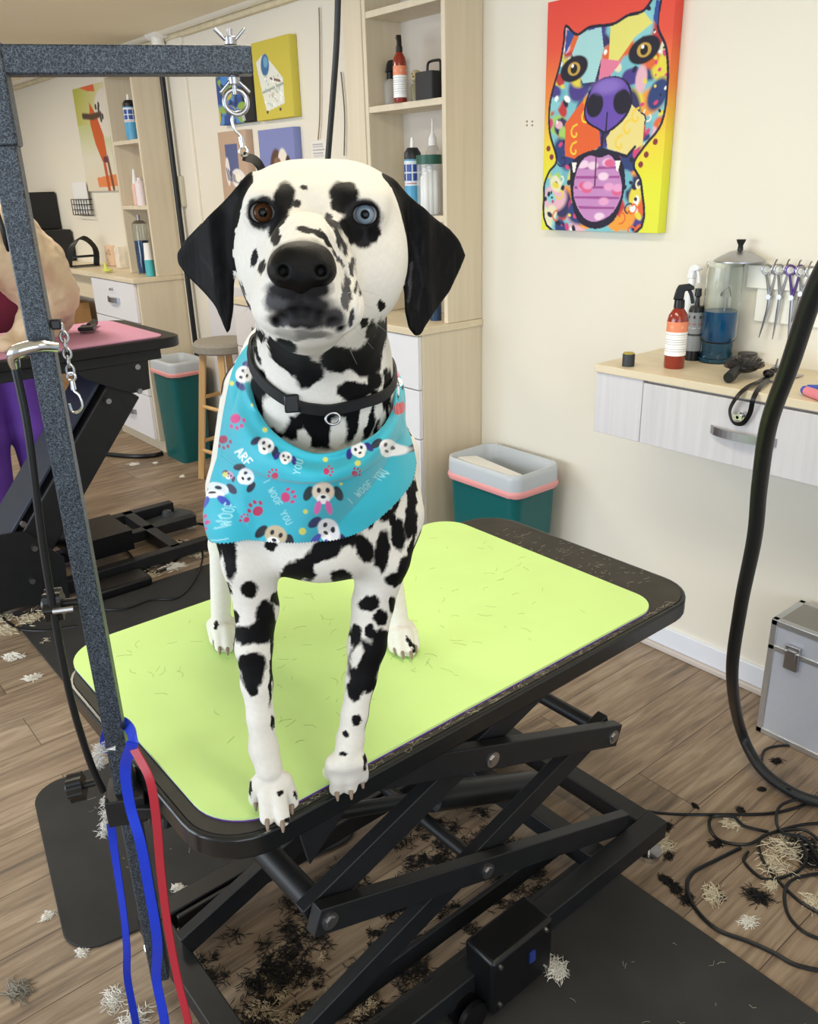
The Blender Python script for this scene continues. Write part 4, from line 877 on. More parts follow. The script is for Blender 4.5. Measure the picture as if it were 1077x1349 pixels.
for (x, y, r) in ((998, 1182, .035), (877, 1160, .02), (890, 1172, .02), (905, 1185, .02), (948, 1182, .014), (1055, 1115, .05), (878, 1090, .018), (943, 1112, .018), (1022, 1003, .018), (1003, 1040, .012), (880, 1128, .015), (915, 1062, .012), (1070, 1135, .04), (975, 1068, .015)):
    tag(clump(x, y, r, 130, DARK, .0009), 'clump of dark cut dog hair on the floor right of the table', 'hair', 'dark hair clumps on the right floor')
# the mess of clippings under the table
b = B(); rs = random.Random(11)
for i in range(520):
    x, y = rs.uniform(-1.34, -.93), rs.uniform(.42, 1.25); d = rs.random()
    if rs.random() > .55+.45*math.sin(x*23+y*17): continue
    hairball(b, (x, y, .001), rs.uniform(.012, .034), 26, .0006, (1, 1, .3), rs)
tag(obj('hair_clippings', b, DARK, None), 'dark clippings and dust spread over the floor under the green table', 'hair', kind='stuff')
b = B()
for i in range(46):
    x, y = rs.gauss(-1.02, .09), rs.gauss(.58, .11); hairball(b, (x, y, .004), rs.uniform(.008, .018), 26, .0006, (1, 1, .4), rs)
tag(obj('hair_clippings', b, mat('tan hair', 'B7A588', .85), None), 'tan and grey clippings heaped under the near end of the green table', 'hair', kind='stuff')
# ================================================================== bottles, jars and tools
def proj(P): d = np.asarray(P, float)-CAM; k = d@CF3; return CX+FPX*(d@CX3)/k, CY-FPX*(d@CU3)/k, k/FPX
def ztop(P, py):
    """height above P of the point seen at image row py"""
    zs = np.arange(0, 1.2, .001); return min(zs, key=lambda z: abs(proj((P[0], P[1], P[2]+z))[1]-py))
def in_shelf(px, y, z):
    # point on plane (y,z) seen in column px
    x0, x1 = -8., 2.
    for _ in range(50):
        m = (x0+x1)/2
        if proj((m, y, z))[0] < px: x0 = m
        else: x1 = m
    return np.array([m, y, z])
def mpp(P): return proj(P)[2]
AMBER = mat('red brown bottle', '8E2A1C', .15, coat=.4, spec=.6)
def label_part(name, r, z0, z1, fn, par, a0=-math.pi, a1=math.pi, nu=90):
    nv = max(6, int((z1-z0)/.0015)); me, u, v = gridmesh(name, lambda u, v: np.stack([r*np.cos(a0+(a1-a0)*u), r*np.sin(a0+(a1-a0)*u), z0+(z1-z0)*v], -1), nu, nv)
    p = Paint((u*(a1-a0)*r)*1000, (z1-z0)*(1-v)*1000, 'FFFFFF'); fn(p, (a1-a0)*r*1000, (z1-z0)*1000); setcol(me, p.c); me.shade_smooth(); o = bpy.data.objects.new(name, me); COL.objects.link(o); me.materials.append(VLABEL); o.parent = par; return o
def lab_orange(P, w, h):
    P.rect(-9, -9, w+9, h*.3, 'F0906A'); 
    for i in range(8): P.line([(w*.08, h*(.38+.07*i)), (w*(.92 if i % 3 else .6), h*(.38+.07*i))], h*.014, 'A9A9B4', .4)
    for k in range(6): P.ell(w*(.1+.16*k), h*.15, h*.05, h*.05, 'F5A988')
def lab_blue(P, w, h):
    P.rect(-9, -9, w+9, h+9, 'DDE6EF'); P.rect(-9, h*.55, w+9, h+9, '55A5CF')
    for k in range(8):
        for j in range(2): P.rect(w*(.012+.125*k), h*(.07+.2*j), w*(.115+.125*k), h*(.24+.2*j), '2A4C9C')
    for k in range(4): P.line([(w*(.02+.25*k), h*.5), (w*(.2+.25*k), h*.5)], h*.02, 'C0504C', .5)
def lab_grey(P, w, h):
    P.rect(-9, -9, w+9, h+9, '8E9294'); P.rect(-9, h*.55, w+9, h*.6, '3A3B3D')
    for k in range(8): P.ell(w*(.06+.125*k), h*.12, h*.03, h*.04, '2B2B2C'); P.line([(w*(.03+.125*k), h*.3), (w*(.1+.125*k), h*.3)], h*.03, 'A05A52', .5); P.line([(w*(.03+.125*k), h*.4), (w*(.1+.125*k), h*.4)], h*.02, 'D6D6D6', .5)
def trigger(par, r, z, m, rz=0, s=1.0):
    R = Matrix.Rotation(rz, 4, 'Z')
    b = B(); cyl(b, (0, 0, z), (0, 0, z+.022*s), r*.52, r*.48, 20); b.transform(R); obj('collar', b, m, par, 'auto')
    b = B(); prism(b, [(-.018*s, .022*s), (-.012*s, .05*s), (-.006*s, .062*s), (.022*s, .066*s), (.036*s, .058*s), (.036*s, .05*s), (.012*s, .046*s), (.01*s, .022*s)], -.009*s, .009*s, Matrix.Translation((0, 0, z)) @ Matrix.Rotation(math.pi/2, 4, 'X')); b.transform(R); obj('spray_head', b, m, par, bev=.003*s)
    b = B(); sweep(b, [(.022*s, 0, z+.05*s), (.03*s, 0, z+.035*s), (.036*s, 0, z+.012*s)], 0, flat=(.01*s, .005*s), n=5, up=(0, 1, 0)); b.transform(R); obj('trigger', b, m, par)
def spray(label, P, r, h, body, m, fn, rz=0, lab=(.22, .78), hs=None, name='spray_bottle', straight=False):
    t = thing(name, label, 'bottle', P); s = hs or r/.021; hb = h-.066*s
    b = B(); lathe(b, [(0, 0), (r*.93, 0), (r, .004), (r, hb*.80), (r*.9, hb*.88), (r*.6, hb*.955), (r*.42, hb), (0, hb)], 30); obj('body', b, body, t, 'auto')
    if fn: label_part('label', r+.0006, hb*lab[0], hb*lab[1], fn, t)
    trigger(t, r, hb-.001, m, rz, s); return t
def can(label, P, r, h, capc, fn, name='spray_can', nozzle='F4F4F4', body='5AA0C8'):
    t = thing(name, label, 'bottle', P)
    b = B(); lathe(b, [(0, 0), (r, 0), (r, h*.72), (r*.85, h*.78), (r*.85, h*.79), (0, h*.79)], 28); obj('body', b, mat('can '+body, body, .3), t, 'auto')
    if fn: label_part('label', r+.0006, h*.12, h*.7, fn, t)
    b = B(); lathe(b, [(0, h*.7), (r*1.0, h*.7), (r*.98, h*.8), (r*.6, h*.87), (0, h*.87)], 28); obj('cap', b, mat('cap '+capc, capc, .4), t, 'auto')
    b = B(); lathe(b, [(0, h*.86), (r*.28, h*.86), (r*.22, h*.95), (r*.15, h), (0, h)], 16); obj('nozzle', b, mat('noz '+nozzle, nozzle, .4), t, 'auto'); return t
# --- on the desk
P = onz(887, 484, DZ); h = ztop(P, 373); r = 13.2*mpp(P); spray('red brown spray bottle with orange and white label and black trigger on the desk', P, r, h, AMBER, BLKP, lab_orange, math.radians(35), hs=r/.029)
P = in_shelf(911, WY-.09, DZ); h = ztop(P, 380); r = 9.8*mpp(P)
t = thing('dropper_bottle', 'slim grey bottle with black base and narrow black tip on the desk', 'bottle', P)
b = B(); lathe(b, [(0, 0), (r, 0), (r, h*.70), (r*.8, h*.76), (0, h*.76)], 28); obj('body', b, BLKP, t, 'auto'); label_part('label', r+.0005, h*.14, h*.68, lab_grey, t)
b = B(); lathe(b, [(0, h*.75), (r*.35, h*.75), (r*.25, h*.88), (r*.45, h*.9), (r*.4, h), (0, h)], 16); obj('tip', b, BLKP, t, 'auto')
P = in_shelf(902, WY-.045, DZ); h = ztop(P, 347); r = 9*mpp(P); spray('white spray bottle with white trigger behind the red brown bottle', P, r, h, mat('frosted white', 'E6E8EA', .3), mat('white trigger', 'F6F8FC', .35), None, math.radians(-20), hs=r/.022)
# disinfectant jar
P = in_shelf(942, WY-.062, DZ); h = ztop(P, 345); r = 22.5*mpp(P)
t = thing('disinfectant_jar', 'tall glass jar half filled with blue liquid on the desk', 'jar', P)
b = B(); lathe(b, [(0, 0), (r*.98, 0), (r*.98, .012), (r*.9, .018), (r*.84, .03), (r*.86, .055), (r, .07), (r, h*.93), (r*.97, h*.96), (r*1.03, h*.98), (r*1.03, h), (r*.93, h), (r*.93, h*.96), (r*.95, h*.92), (r*.95, .073), (r*.8, .058), (0, .056)], 40); obj('glass', b, GLASS, t, 'auto')
hl = ztop(P, 409); b = B(); lathe(b, [(0, .058), (r*.80, .060), (r*.935, .075), (r*.935, hl), (0, hl)], 40); obj('liquid', b, BLUELIQ, t, 'auto')
b = B(); cyl(b, (0, 0, .012), (0, 0, .0555), r*.79, r*.8, 30); lathe(b, [(r*.5, .002), (r*.9, .002), (r*.9, .011), (r*.5, .011)], 30); obj('base_insert', b, mat('jar foot blue', '2A6A8E', .2, trans=.3), t, 'auto')
b = B(); sweep(b, [(0.01, 0, .06), (.01, .0, h*.62), (.0, .0, h*.70), (-.01, .01, h*.66), (.004, .02, h*.74), (.02, .01, h*.66)], .0018, 8, n=6); obj('lift_rod', b, STEEL, t, True)
# jar lid leaning on the wall beside it
pl_ = P
t = thing('jar_lid', 'steel jar lid with black knob resting on top at the back of the glass jar', 'lid', pl_)
pl2 = np.array([P[0]+.028, P[1]+.018, DZ+h+.001]); t.location = V(pl2); INV[t.name] = Matrix.Translation(-V(pl2)); lr = 32*mpp(pl2)
b = B(); lathe(b, [(0, .0), (lr, 0), (lr*1.0, .003), (lr*.8, .012), (lr*.4, .026), (lr*.15, .03), (0, .03)], 36); obj('dome', b, STEEL, t, 'auto')
b = B(); lathe(b, [(0, .029), (.008, .029), (.0065, .042), (.012, .054), (.0125, .058), (0, .059)], 20); obj('knob', b, BLKP, t, 'auto')
# small black jar
P = onz(827, 482, DZ); h = ztop(P, 466); r = 8*mpp(P)
t = thing('small_jar', 'small black cylinder with a yellow top at the left end of the desk', 'jar', P); b = B(); lathe(b, [(0, 0), (r, 0), (r, h-.002), (r*.95, h), (0, h)], 24); obj('body', b, mat('dark grey', '33363A', .5), t, 'auto'); b = B(); lathe(b, [(0, h), (r*.9, h), (r*.9, h+.003), (0, h+.003)], 24); obj('lid', b, mat('mustard', 'B7A43C', .5), t, 'auto')
# hair brush with bristles
P = onz(976, 497, DZ); q = onz(959, 505, DZ); an = math.atan2(q[1]-P[1], q[0]-P[0])
t = thing('bristle_brush', 'black paddle brush with bristles lying on the desk', 'brush', P, an)
b = B(); ball(b, (-.01, 0, .030), .044, 20, (1.15, .9, .42)); obj('head', b, BLKP, t, 'auto')
b = B(); sweep(b, [(.02, 0, .028), (.05, 0, .024), (.075, 0, .017), (.09, 0, .015)], [.014, .013, .015, .014], 14, n=5); obj('handle', b, BLKP, t, 'auto')
b = B(); rs = random.Random(3)
for i in range(320):
    a0 = rs.uniform(0, 6.283); z = rs.uniform(-.25, 1); rr_ = math.sqrt(max(0, 1-z*z)); d = Vector((rr_*math.cos(a0)*1.1, rr_*math.sin(a0), z)); p = Vector((-.01, 0, .030))+Vector((d.x*.044, d.y*.038, d.z*.017)); e = p+Vector((d.x*.012, d.y*.012, abs(d.z)*.013)); cyl(b, p, e, .0006, .0005, 4)
tag(obj('bristles', b, mat('brown bristle', '4A4440', .7), t), kind='stuff')
P = in_shelf(983, WY-.035, DZ); b = B(); lathe(b, [(0, 0), (.028, 0), (.028, .008), (.014, .012), (.012, .022), (.026, .026), (.026, .030), (0, .03)], 24, Matrix.Translation(V(P))); tag(obj('brush_stand', b, BLKP, None, 'auto'), 'small black round stand just behind the bristle brush', 'stand')
# looped black strap with clip
P = onz(1012, 494, DZ)
t = thing('hanging_strap', 'black nylon loop with a metal clip drooping over the front edge of the desk', 'strap', P)
q = [onz(1012, 496, DZ+.004), onz(1000, 502, DZ+.004), onz(985, 509, DZ+.008), ony(971, 522, YF-.022), ony(961, 540, YF-.018), ony(965, 556, YF-.014), ony(977, 558, YF-.014), ony(987, 545, YF-.014), ony(992, 525, YF-.022), onz(1001, 509, DZ+.009), onz(1013, 500, DZ+.006)]
b = B(); b2_ = spline(q, 7); sweep(b, b2_, 0, flat=(.002, .012), up=(0, 1, 0)); obj('band', b, BLKP, t, world=True)
b = B(); ball(b, onz(1012, 492, DZ+.012), .014, 14, (1.1, .9, .8)); box(b, onz(1019, 488, DZ+.014), (.012, .02, .012)); obj('lock', b, BLKP, t, 'auto', world=True)
b = B(); p = onz(1021, 486, DZ+.012); ring(b, p, .009, .0022, (.6, -.7, .3)); cyl(b, p, (p[0]+.003, p[1], p[2]+.028), .0035, .002, 10); obj('clip', b, STEEL, t, 'auto', world=True)
b = B(); a_, c_ = onz(1015, 503, DZ+.003), onz(1055, 494, DZ+.004); beam(b, a_, c_, .014, .003); tag(obj('steel_comb', b, STEEL, None), 'narrow steel comb lying beside the strap on the desk', 'comb')
t = thing('clipper_comb', 'pink and blue plastic clipper piece at the right edge of the desk', 'clipper', onz(1068, 519, DZ))
b = B(); a_, c_ = onz(1062, 515, DZ+.012), onz(1084, 523, DZ+.012); cyl(b, a_, c_, .011, .012, 16); obj('grip', b, mat('pink plastic', 'E88A9A', .4), t, 'auto', world=True)
b = B(); a_, c_ = onz(1062, 512, DZ+.013), onz(1090, 514, DZ+.013); cyl(b, a_, c_, .010, .013, 16); ball(b, onz(1060, 514, DZ+.012), .011, 12); obj('body', b, mat('blue plastic', '3A58C0', .4), t, 'auto', world=True)
# white magnetic holder and scissors
L_, R_, b0, t0 = px_rect(985, 352, 1120, 384, WY-.012)
b = B(); box2(b, (L_, WY-.020, b0), (R_, WY-.001, t0)); box2(b, (L_+.03, WY-.012, b0-.09), (R_, WY-.001, b0+.002)); tag(obj('scissor_rail', b, mat('white rail', 'F1EFE6', .3), None, bev=.002), 'white wall rail holding the row of grooming scissors', 'rail')
def shears(label, pts, w, ringc, curve, second=None):
    """pts: image points finger-rings, pivot, tip"""
    y = WY-.024; A_, Bp, Cc, D_ = [ony(*q, y) for q in pts]
    t = thing('grooming_scissors', label, 'scissors', A_, 0, 'scissors on the rail')
    def two(s):
        b = B(); off = Vector((s*.006, -.002*s, 0)); up_ = V(A_); pv = V(Bp); c = up_+Vector((s*.010, s*.006, 0))
        ring(b, c, .012, .003, (.65, -.75, 0), 18); sweep(b, [c-Vector((0, 0, .012)), c.lerp(pv, .5)+off*.3, pv], [.0036, .0034, .0045], 8, n=4)
        obj('handle', b, ringc, t, 'auto', world=True)
        b = B(); m_ = V(Cc); e = V(D_); sweep(b, [pv, m_+off*.1, e], [.0048, .004, .0012], 6, n=5); obj('blade', b, STEEL, t, 'auto', world=True)
    two(-1); two(1)
    b = B(); cyl(b, V(Bp)+Vector((0, -.007, 0)), V(Bp)+Vector((0, .006, 0)), .007, seg=12); obj('pivot', b, STEEL, t, 'auto', world=True)
    b = B(); c = V(A_); sweep(b, [c+Vector((.006, 0, .01)), c+Vector((.012, -.004, .024)), c+Vector((.016, -.006, .027))], .0022, 6, n=4); obj('finger_rest', b, STEEL, t, True, world=True)
shears('leftmost scissors on the rail, with a strongly curved blade', [(1016, 355), (1013, 391), (1010, 410), (999, 445)], 1, STEEL, 1)
shears('second scissors from the left on the rail, with a slim straight blade', [(1032, 355), (1027, 391), (1024, 410), (1017, 447)], 1, STEEL, 0)
shears('scissors with violet handles, third from the left on the rail', [(1047, 356), (1043, 392), (1041, 415), (1037, 455)], 1, mat('violet steel', '7A62A8', .25, metal=.8), 0)
shears('slanting scissors with open round handles, right of the violet ones', [(1061, 358), (1055, 387), (1049, 405), (1042, 425)], 1, STEEL, 0)
# --- shelves behind the dog
zs1, zs2 = sh_near[0], sh_near[1]
def on_shelf(px, py, z): return onz(px, py, z)
P = in_shelf(527.5, 2.12, zs1); h = ztop(P, 44); r = 8.7*mpp(P); spray('red brown spray bottle with orange and white label on the upper shelf', P, r, h, AMBER, BLKP, lab_orange, math.radians(150), lab=(.1, .72), hs=r/.028)
P = in_shelf(515, 2.2, zs1); h = ztop(P, 78); r = 9*mpp(P); spray('clear spray bottle with black trigger, left of the red brown one on the upper shelf', P, r, h, mat('clear plastic', 'E8E4DE', .1, trans=.6, ior=1.2), BLKP, None, math.radians(60), hs=r/.026)
P = in_shelf(549, 2.16, zs1); h = ztop(P, 90); r = 8.2*mpp(P)
t = thing('treat_jar', 'small jar with a beige dog head lid on the upper shelf', 'jar', P); b = B(); lathe(b, [(0, 0), (r, 0), (r, h*.45), (r*.8, h*.55), (0, h*.55)], 24); obj('body', b, mat('olive glass', '8A8466', .3), t, 'auto')
b = B(); ball(b, (0, 0, h*.76), r*1.0, 18, (1, 1, .95)); ball(b, (.6*r, -.8*r, h*.70), r*.45, 12); ball(b, (-.75*r, -.2*r, h*.76), r*.4, 10, (.5, 1, 1.3)); ball(b, (.9*r, .4*r, h*.76), r*.4, 10, (.5, 1, 1.3)); obj('lid', b, mat('beige ceramic', 'BFAE86', .4), t, 'auto')
b = B(); ball(b, (.62*r, -1.2*r, h*.73), r*.14, 8); ball(b, (.1*r, -.98*r, h*.82), r*.1, 8); ball(b, (.75*r, -.7*r, h*.82), r*.1, 8); obj('face', b, BLKP, t, True)
P = in_shelf(570, 2.15, zs1); h = ztop(P, 95)
t = thing('black_basket', 'black bin with a raised handle at the right end of the upper shelf', 'basket', P)
w_ = 17*mpp(P); xr_ = XR-.023-P[0]
b = B(); loft(b, [[Vector((x, y, z)) for x, y in rrect(-w_, min(w_, xr_), -.045, .06, .008, 3)] for z in (0, h)]+[[Vector((x, y, z)) for x, y in rrect(-w_+.004, min(w_, xr_)-.004, -.041, .056, .008, 3)] for z in (h, .006)], (True, True)); obj('body', b, mat('matte black', '2C2D30', .6), t, 'auto')
b = B(); sweep(b, [(-w_*.6, 0, h*.9), (-w_*.55, 0, h+.025), (-w_*.2, 0, h+.034), (min(w_, xr_)*.6, 0, h+.034), (min(w_, xr_)*.9, 0, h+.028), (min(w_, xr_)*.92, 0, h*.9)], .0045, 8, n=5); obj('handle', b, BLKP, t, True)
P = in_shelf(545, 2.16, zs2); h = ztop(P, 181); r = 11*mpp(P); can('blue and white spray can on the lower shelf behind the right ear of the dog', P, r, h, '20242C', lab_blue)
P = in_shelf(566, 2.12, zs2); h = ztop(P, 204); r = 16*mpp(P); 
P[0] = min(P[0], XR-.022-r)
t = thing('cotton_jar', 'clear jar with a green lid, full of white cotton rolls, on the lower shelf', 'jar', P)
b = B(); lathe(b, [(0, 0), (r, 0), (r, h*.86)], 30); obj('glass', b, mat('thin clear plastic', 'F0F4F6', .1, alpha=.25), t, 'auto'); b = B(); lathe(b, [(0, h*.85), (r*1.03, h*.85), (r*1.03, h), (0, h)], 30); obj('lid', b, mat('green lid', '26594A', .4), t, 'auto')
b = B(); rs = random.Random(2)
for k in range(11): a0 = k*2.4; d = r*.62*math.sqrt((k+.5)/11); zz = h*rs.uniform(.55, .8); cyl(b, (d*math.cos(a0), d*math.sin(a0), .005), (d*math.cos(a0)*.95, d*math.sin(a0)*.95, zz), r*.25, seg=12); ball(b, (d*math.cos(a0)*.95, d*math.sin(a0)*.95, zz), r*.25, 10)
tag(obj('cotton_rolls', b, mat('cotton', 'F7F7F7', .9), t, True), kind='stuff')
P = in_shelf(571, 2.2, zs2); h = ztop(P, 156); r = 10*mpp(P); P[0] = min(P[0], XR-.022-r)
t = thing('pump_bottle', 'clear bottle with a white pointed tip behind the cotton jar', 'bottle', P); b = B(); lathe(b, [(0, 0), (r, 0), (r, h*.62), (r*.6, h*.72), (r*.4, h*.74), (0, h*.74)], 24); obj('body', b, mat('clear plastic', 'E8E4DE', .1), t, 'auto'); b = B(); lathe(b, [(0, h*.72), (r*.55, h*.72), (r*.5, h*.8), (r*.15, h*.86), (r*.1, h), (0, h)], 18); obj('tip', b, WHITE, t, 'auto')
P = in_shelf(501, 2.2, zs2); h = ztop(P, 205); r = 4.6*mpp(P)
t = thing('small_bottle', 'tiny dark bottle standing alone at the left of the lower shelf', 'bottle', P); b = B(); lathe(b, [(0, 0), (r, 0), (r, h*.7), (r*.4, h*.8), (0, h*.8)], 18); obj('body', b, mat('grey green glass', '6C7068', .3), t, 'auto'); b = B(); lathe(b, [(0, h*.79), (r*.55, h*.79), (r*.55, h), (0, h)], 14); obj('cap', b, BLKP, t, 'auto')
# items standing on the worktop behind the ear
for (x, hh, c1, nm, lb) in ((574, .10, '1E3A5A', 'small_bottle', 'dark blue bottle on the cabinet worktop below the right ear of the dog'), (550, .13, '3A3F8A', 'small_bottle', 'violet bottle on the cabinet worktop beside the right ear of the dog'), (541, .16, '6FB8C8', 'small_bottle', 'pale teal bottle on the cabinet worktop beside the neck of the dog')):
    P = in_shelf(x, 2.14, CT); t = thing(nm, lb, 'bottle', P); b = B(); lathe(b, [(0, 0), (.022, 0), (.022, hh*.7), (.01, hh*.8), (0, hh*.8)], 20); obj('body', b, mat('bottle '+c1, c1, .3), t, 'auto'); b = B(); lathe(b, [(0, hh*.79), (.012, hh*.79), (.011, hh), (0, hh)], 16); obj('cap', b, WHITE, t, 'auto')
# --- far left shelf unit
zf1, zf2, zf3 = sh_far[0], sh_far[1], CT+.0115
P = in_shelf(176, 2.14, zf1); h = ztop(P, 124); r = 8.5*mpp(P); P[0] = min(P[0], XL-.024-r); can('blue spray can with black cap on the upper shelf of the far left unit', P, r, h, '1C1C20', lab_blue)
P = in_shelf(186, 2.10+.03, zf1); h = .085; r = 4.5*mpp(P); t = thing('small_bottle', 'little white bottle at the right of the blue can, far left unit', 'bottle', P); P[0] -= .0
b = B(); lathe(b, [(0, 0), (r, 0), (r, h*1.1), (r*.6, h*1.2), (r*.6, h*1.4), (0, h*1.4)], 18); obj('body', b, WHITE, t, 'auto')
P = in_shelf(182, 2.17, zf2); h = ztop(P, 223); r = 5*mpp(P); t = thing('squeeze_bottle', 'pink and white squeeze bottle with pointed tip, middle shelf of the far left unit', 'bottle', P); b = B(); lathe(b, [(0, 0), (r, 0), (r, h*.55), (r*.5, h*.65), (r*.2, h), (0, h)], 18); obj('body', b, mat('pale pink', 'E9C0B4', .5), t, 'auto'); b = B(); lathe(b, [(0, h*.6), (r*.75, h*.6), (r*.3, h*1.0), (0, h*1.01)], 14); obj('cap', b, WHITE, t, 'auto')
P = in_shelf(188, 2.13, zf2); h = ztop(P, 234); r = 6.5*mpp(P); t = thing('squeeze_bottle', 'plump white bottle right of the pink one, middle shelf of the far left unit', 'bottle', P); b = B(); lathe(b, [(0, 0), (r, 0), (r, h*.8), (r*.5, h*.9), (r*.5, h), (0, h)], 18); obj('body', b, mat('white pink', 'EFE3E6', .5), t, 'auto')
P = in_shelf(192, 2.15, zf3); h = ztop(P, 287); r = 9.5*mpp(P); P[0] = min(P[0], XL-.024-r); t = thing('disinfectant_jar', 'glass jar of dark blue liquid at the bottom of the far left unit', 'jar', P); b = B(); lathe(b, [(0, 0), (r, 0), (r, h*.9), (r*.95, h*.9), (r*.95, .004), (0, .004)], 24); obj('glass', b, GLASS, t, 'auto'); b = B(); cyl(b, (0, 0, .005), (0, 0, h*.6), r*.93, seg=24); obj('liquid', b, mat('navy liquid', '16406E', .1), t, 'auto'); b = B(); lathe(b, [(0, h*.9), (r, h*.9), (r*.6, h*.95), (r*.2, h*.96), (r*.25, h*1.05), (0, h*1.05)], 20); obj('lid', b, STEEL, t, 'auto')
P = in_shelf(199, 2.10, zf3); h = ztop(P, 320); r = 6*mpp(P); P[0] = min(P[0], XL-.024-r); t = thing('lotion_bottle', 'teal and white bottle in front of the dark blue jar, far left unit', 'bottle', P); b = B(); lathe(b, [(0, 0), (r, 0), (r, h*.5), (0, h*.5)], 20); obj('body', b, mat('teal lotion', '4FB4BE', .4), t, 'auto'); b = B(); lathe(b, [(0, h*.5), (r, h*.5), (r*.9, h*.55), (r*.75, h), (0, h)], 20); obj('cap', b, WHITE, t, 'auto')
# --- far left counter
p = ony(75, 300, 2.1); L_, R_, b0, t0 = px_rect(30, 253, 78, 330, 2.1); zc_ = CT+.001
R_ = ony(80, 300, 2.27)[0]
t = thing('storage_tower', 'tall black box unit standing on the far left wall counter', 'box', ((L_+R_)/2, 2.15, zc_))
zm = ony(80, 305, 2.1)[2]
b = B(); box2(b, (L_, 2.08, zm), (R_, 2.27, t0)); obj('upper_box', b, mat('dull black', '1D1D1F', .6), t, bev=.004, world=True)
b = B(); box2(b, (L_-.05, 2.04, zc_), (ony(98, 330, 2.27)[0], 2.27, zm-.002)); obj('lower_box', b, mat('dull black', '1D1D1F', .6), t, bev=.004, world=True)
t = thing('wire_rack', 'black wire file rack on the far left counter', 'rack', ony(112, 350, 2.12))
P = in_shelf(112, 2.12, CT+.003); rs_ = 30*mpp(P); b = B()
for k in range(6):
    x = P[0]-rs_*.25+k*rs_*.11; sweep(b, [(x-.02, 2.02, P[2]+.003), (x+.0, 2.04, P[2]+rs_*.75), (x+.02, 2.12, P[2]+rs_*1.15+k*.004), (x+.02, 2.2, P[2]+rs_*.75), (x, 2.2, P[2]+.003)], .0045, 6, n=4)
for z in (.0, .4): sweep(b, [(P[0]-rs_*.3, 2.03, P[2]+.005+z*rs_), (P[0]+rs_*.4, 2.03, P[2]+.005+z*rs_), (P[0]+rs_*.4, 2.2, P[2]+.005+z*rs_), (P[0]-rs_*.3, 2.2, P[2]+.005+z*rs_)], .0045, 6, closed=True)
obj('wires', b, BLKP, t, True, world=True)
L_, R_, b0, t0 = px_rect(97, 240, 117, 283, WY-.03)
t = thing('wall_basket', 'wire wall pocket with white papers under the orange dog canvas', 'basket', ((L_+R_)/2, WY-.03, b0))
b = B(); w2 = R_-L_
for k in range(7): x = L_+w2*k/6; sweep(b, [(x, WY-.05, b0+.0), (x, WY-.05, b0+(t0-b0)*.48)], .003, 5)
for k in range(4): z = b0+(t0-b0)*.16*k; sweep(b, [(L_, WY-.01, z), (L_, WY-.05, z), (R_, WY-.05, z), (R_, WY-.01, z)], .003, 5)
obj('wires', b, BLKP, t, True, world=True)
b = B(); box2(b, (L_+.02, WY-.035, b0+.01), (R_-.01, WY-.030, t0)); box2(b, (L_+.04, WY-.025, b0+.01), (R_-.03, WY-.02, t0-.03)); obj('papers', b, WHITE, t, world=True)
def cardp(P_, w, h):
    P_.rect(-9, -9, w+9, h+9, 'E8C7A8'); rr = np.random.default_rng(1)
    for i in range(60): P_.ell(rr.uniform(w*.1, w*.9), rr.uniform(h*.1, h*.9), w*.05, w*.03, ['C98A5E', 'F2E5D2', 'B5714A'][i % 3])
P = in_shelf(142, 2.24, CT); pc_ = mpp(P)
x0_, x1_ = P[0]-9*pc_, P[0]+12*pc_
canvas('small patterned card leaning on the wall at the back of the far left counter', x0_, x1_, CT+.002, CT+26*pc_, .03, cardp, .008, name='photo_card', cat='card')
P = in_shelf(163, 2.24, CT+.01); b = B(); box(b, (P[0], 2.22, CT+.075), (.07, .03, .13)); tag(obj('tissue_box', b, mat('cream card', 'EBDCCB', .6, noise_amt=.3, noise_scale=25), None), 'cream carton behind the worktop, left of the far left shelf unit', 'box')
P = in_shelf(136, 1.99, CT+.011); b = B(); ball(b, (P[0], 2.02, CT+.015+.01), .03, 12, (1.6, 1, .3)); cyl(b, (P[0]-.02, 2.02, CT+.02), (P[0]-.03, 2.02, CT+.07), .012, .006); tag(obj('yellow_cloth', b, mat('lime yellow', 'D9E06A', .7), None, 'auto'), 'small yellow green item on the front corner of the far left worktop', 'cloth')
b = B(); P = in_shelf(85, 2.1, .55); box2(b, (P[0]-.1, 1.95, .3), (P[0]+.35, 2.2, .78)); tag(obj('cardboard_box', b, wood_mat('cardboard', 'A57C4E', 'B98F5E', .8, 'x', .3), None, bev=.004), 'brown box standing under the far left counter behind the pink table', 'box')
b = B(); box2(b, (P[0]-.1, 1.96, 0), (P[0]+.35, 2.2, .298)); tag(obj('wooden_crate', b, wood_mat('crate wood', '8A6844', 'A98458', .8, 'x', .3), None, bev=.004), 'brown wooden crate on the floor under the far left counter', 'crate')
# ================================================================== the dalmatian
DO = np.array([-.824, .476, ZT+.0063]); DF = np.array([.86, -.51, 0.]); DF /= np.linalg.norm(DF); DL_ = np.array([-DF[1], DF[0], 0.])
def w2l(P): P = np.asarray(P, float)-DO; return np.stack([P@DL_, -(P@DF), P[..., 2]], -1)
def l2w(P): P = np.asarray(P, float); return DO+P[..., 0:1]*DL_-P[..., 1:2]*DF+P[..., 2:3]*np.array([0, 0, 1.])
CL = w2l(CAM)
def rayl(px, py): d = ray(px, py); return np.array([d@DL_, -(d@DF), d[2]])
def D(px, py, a): d = rayl(px, py); t = (-a-CL[1])/d[1]; return CL+d*t
def Dz(px, py, z): d = rayl(px, py); t = (z-CL[2])/d[2]; return CL+d*t
def sc(px, py, a): d = D(px, py, a)-CL; return (d@np.array([CF3@DL_, -(CF3@DF), CF3[2]]))/FPX
c1 = lambda x, y: (220+x*.39, 190+y*.39)      # helper frames for reading measurements
c2 = lambda x, y: (260+x*.3707, 600+y*.3707)
c5 = lambda x, y: (280+x*.26, 440+y*.26)
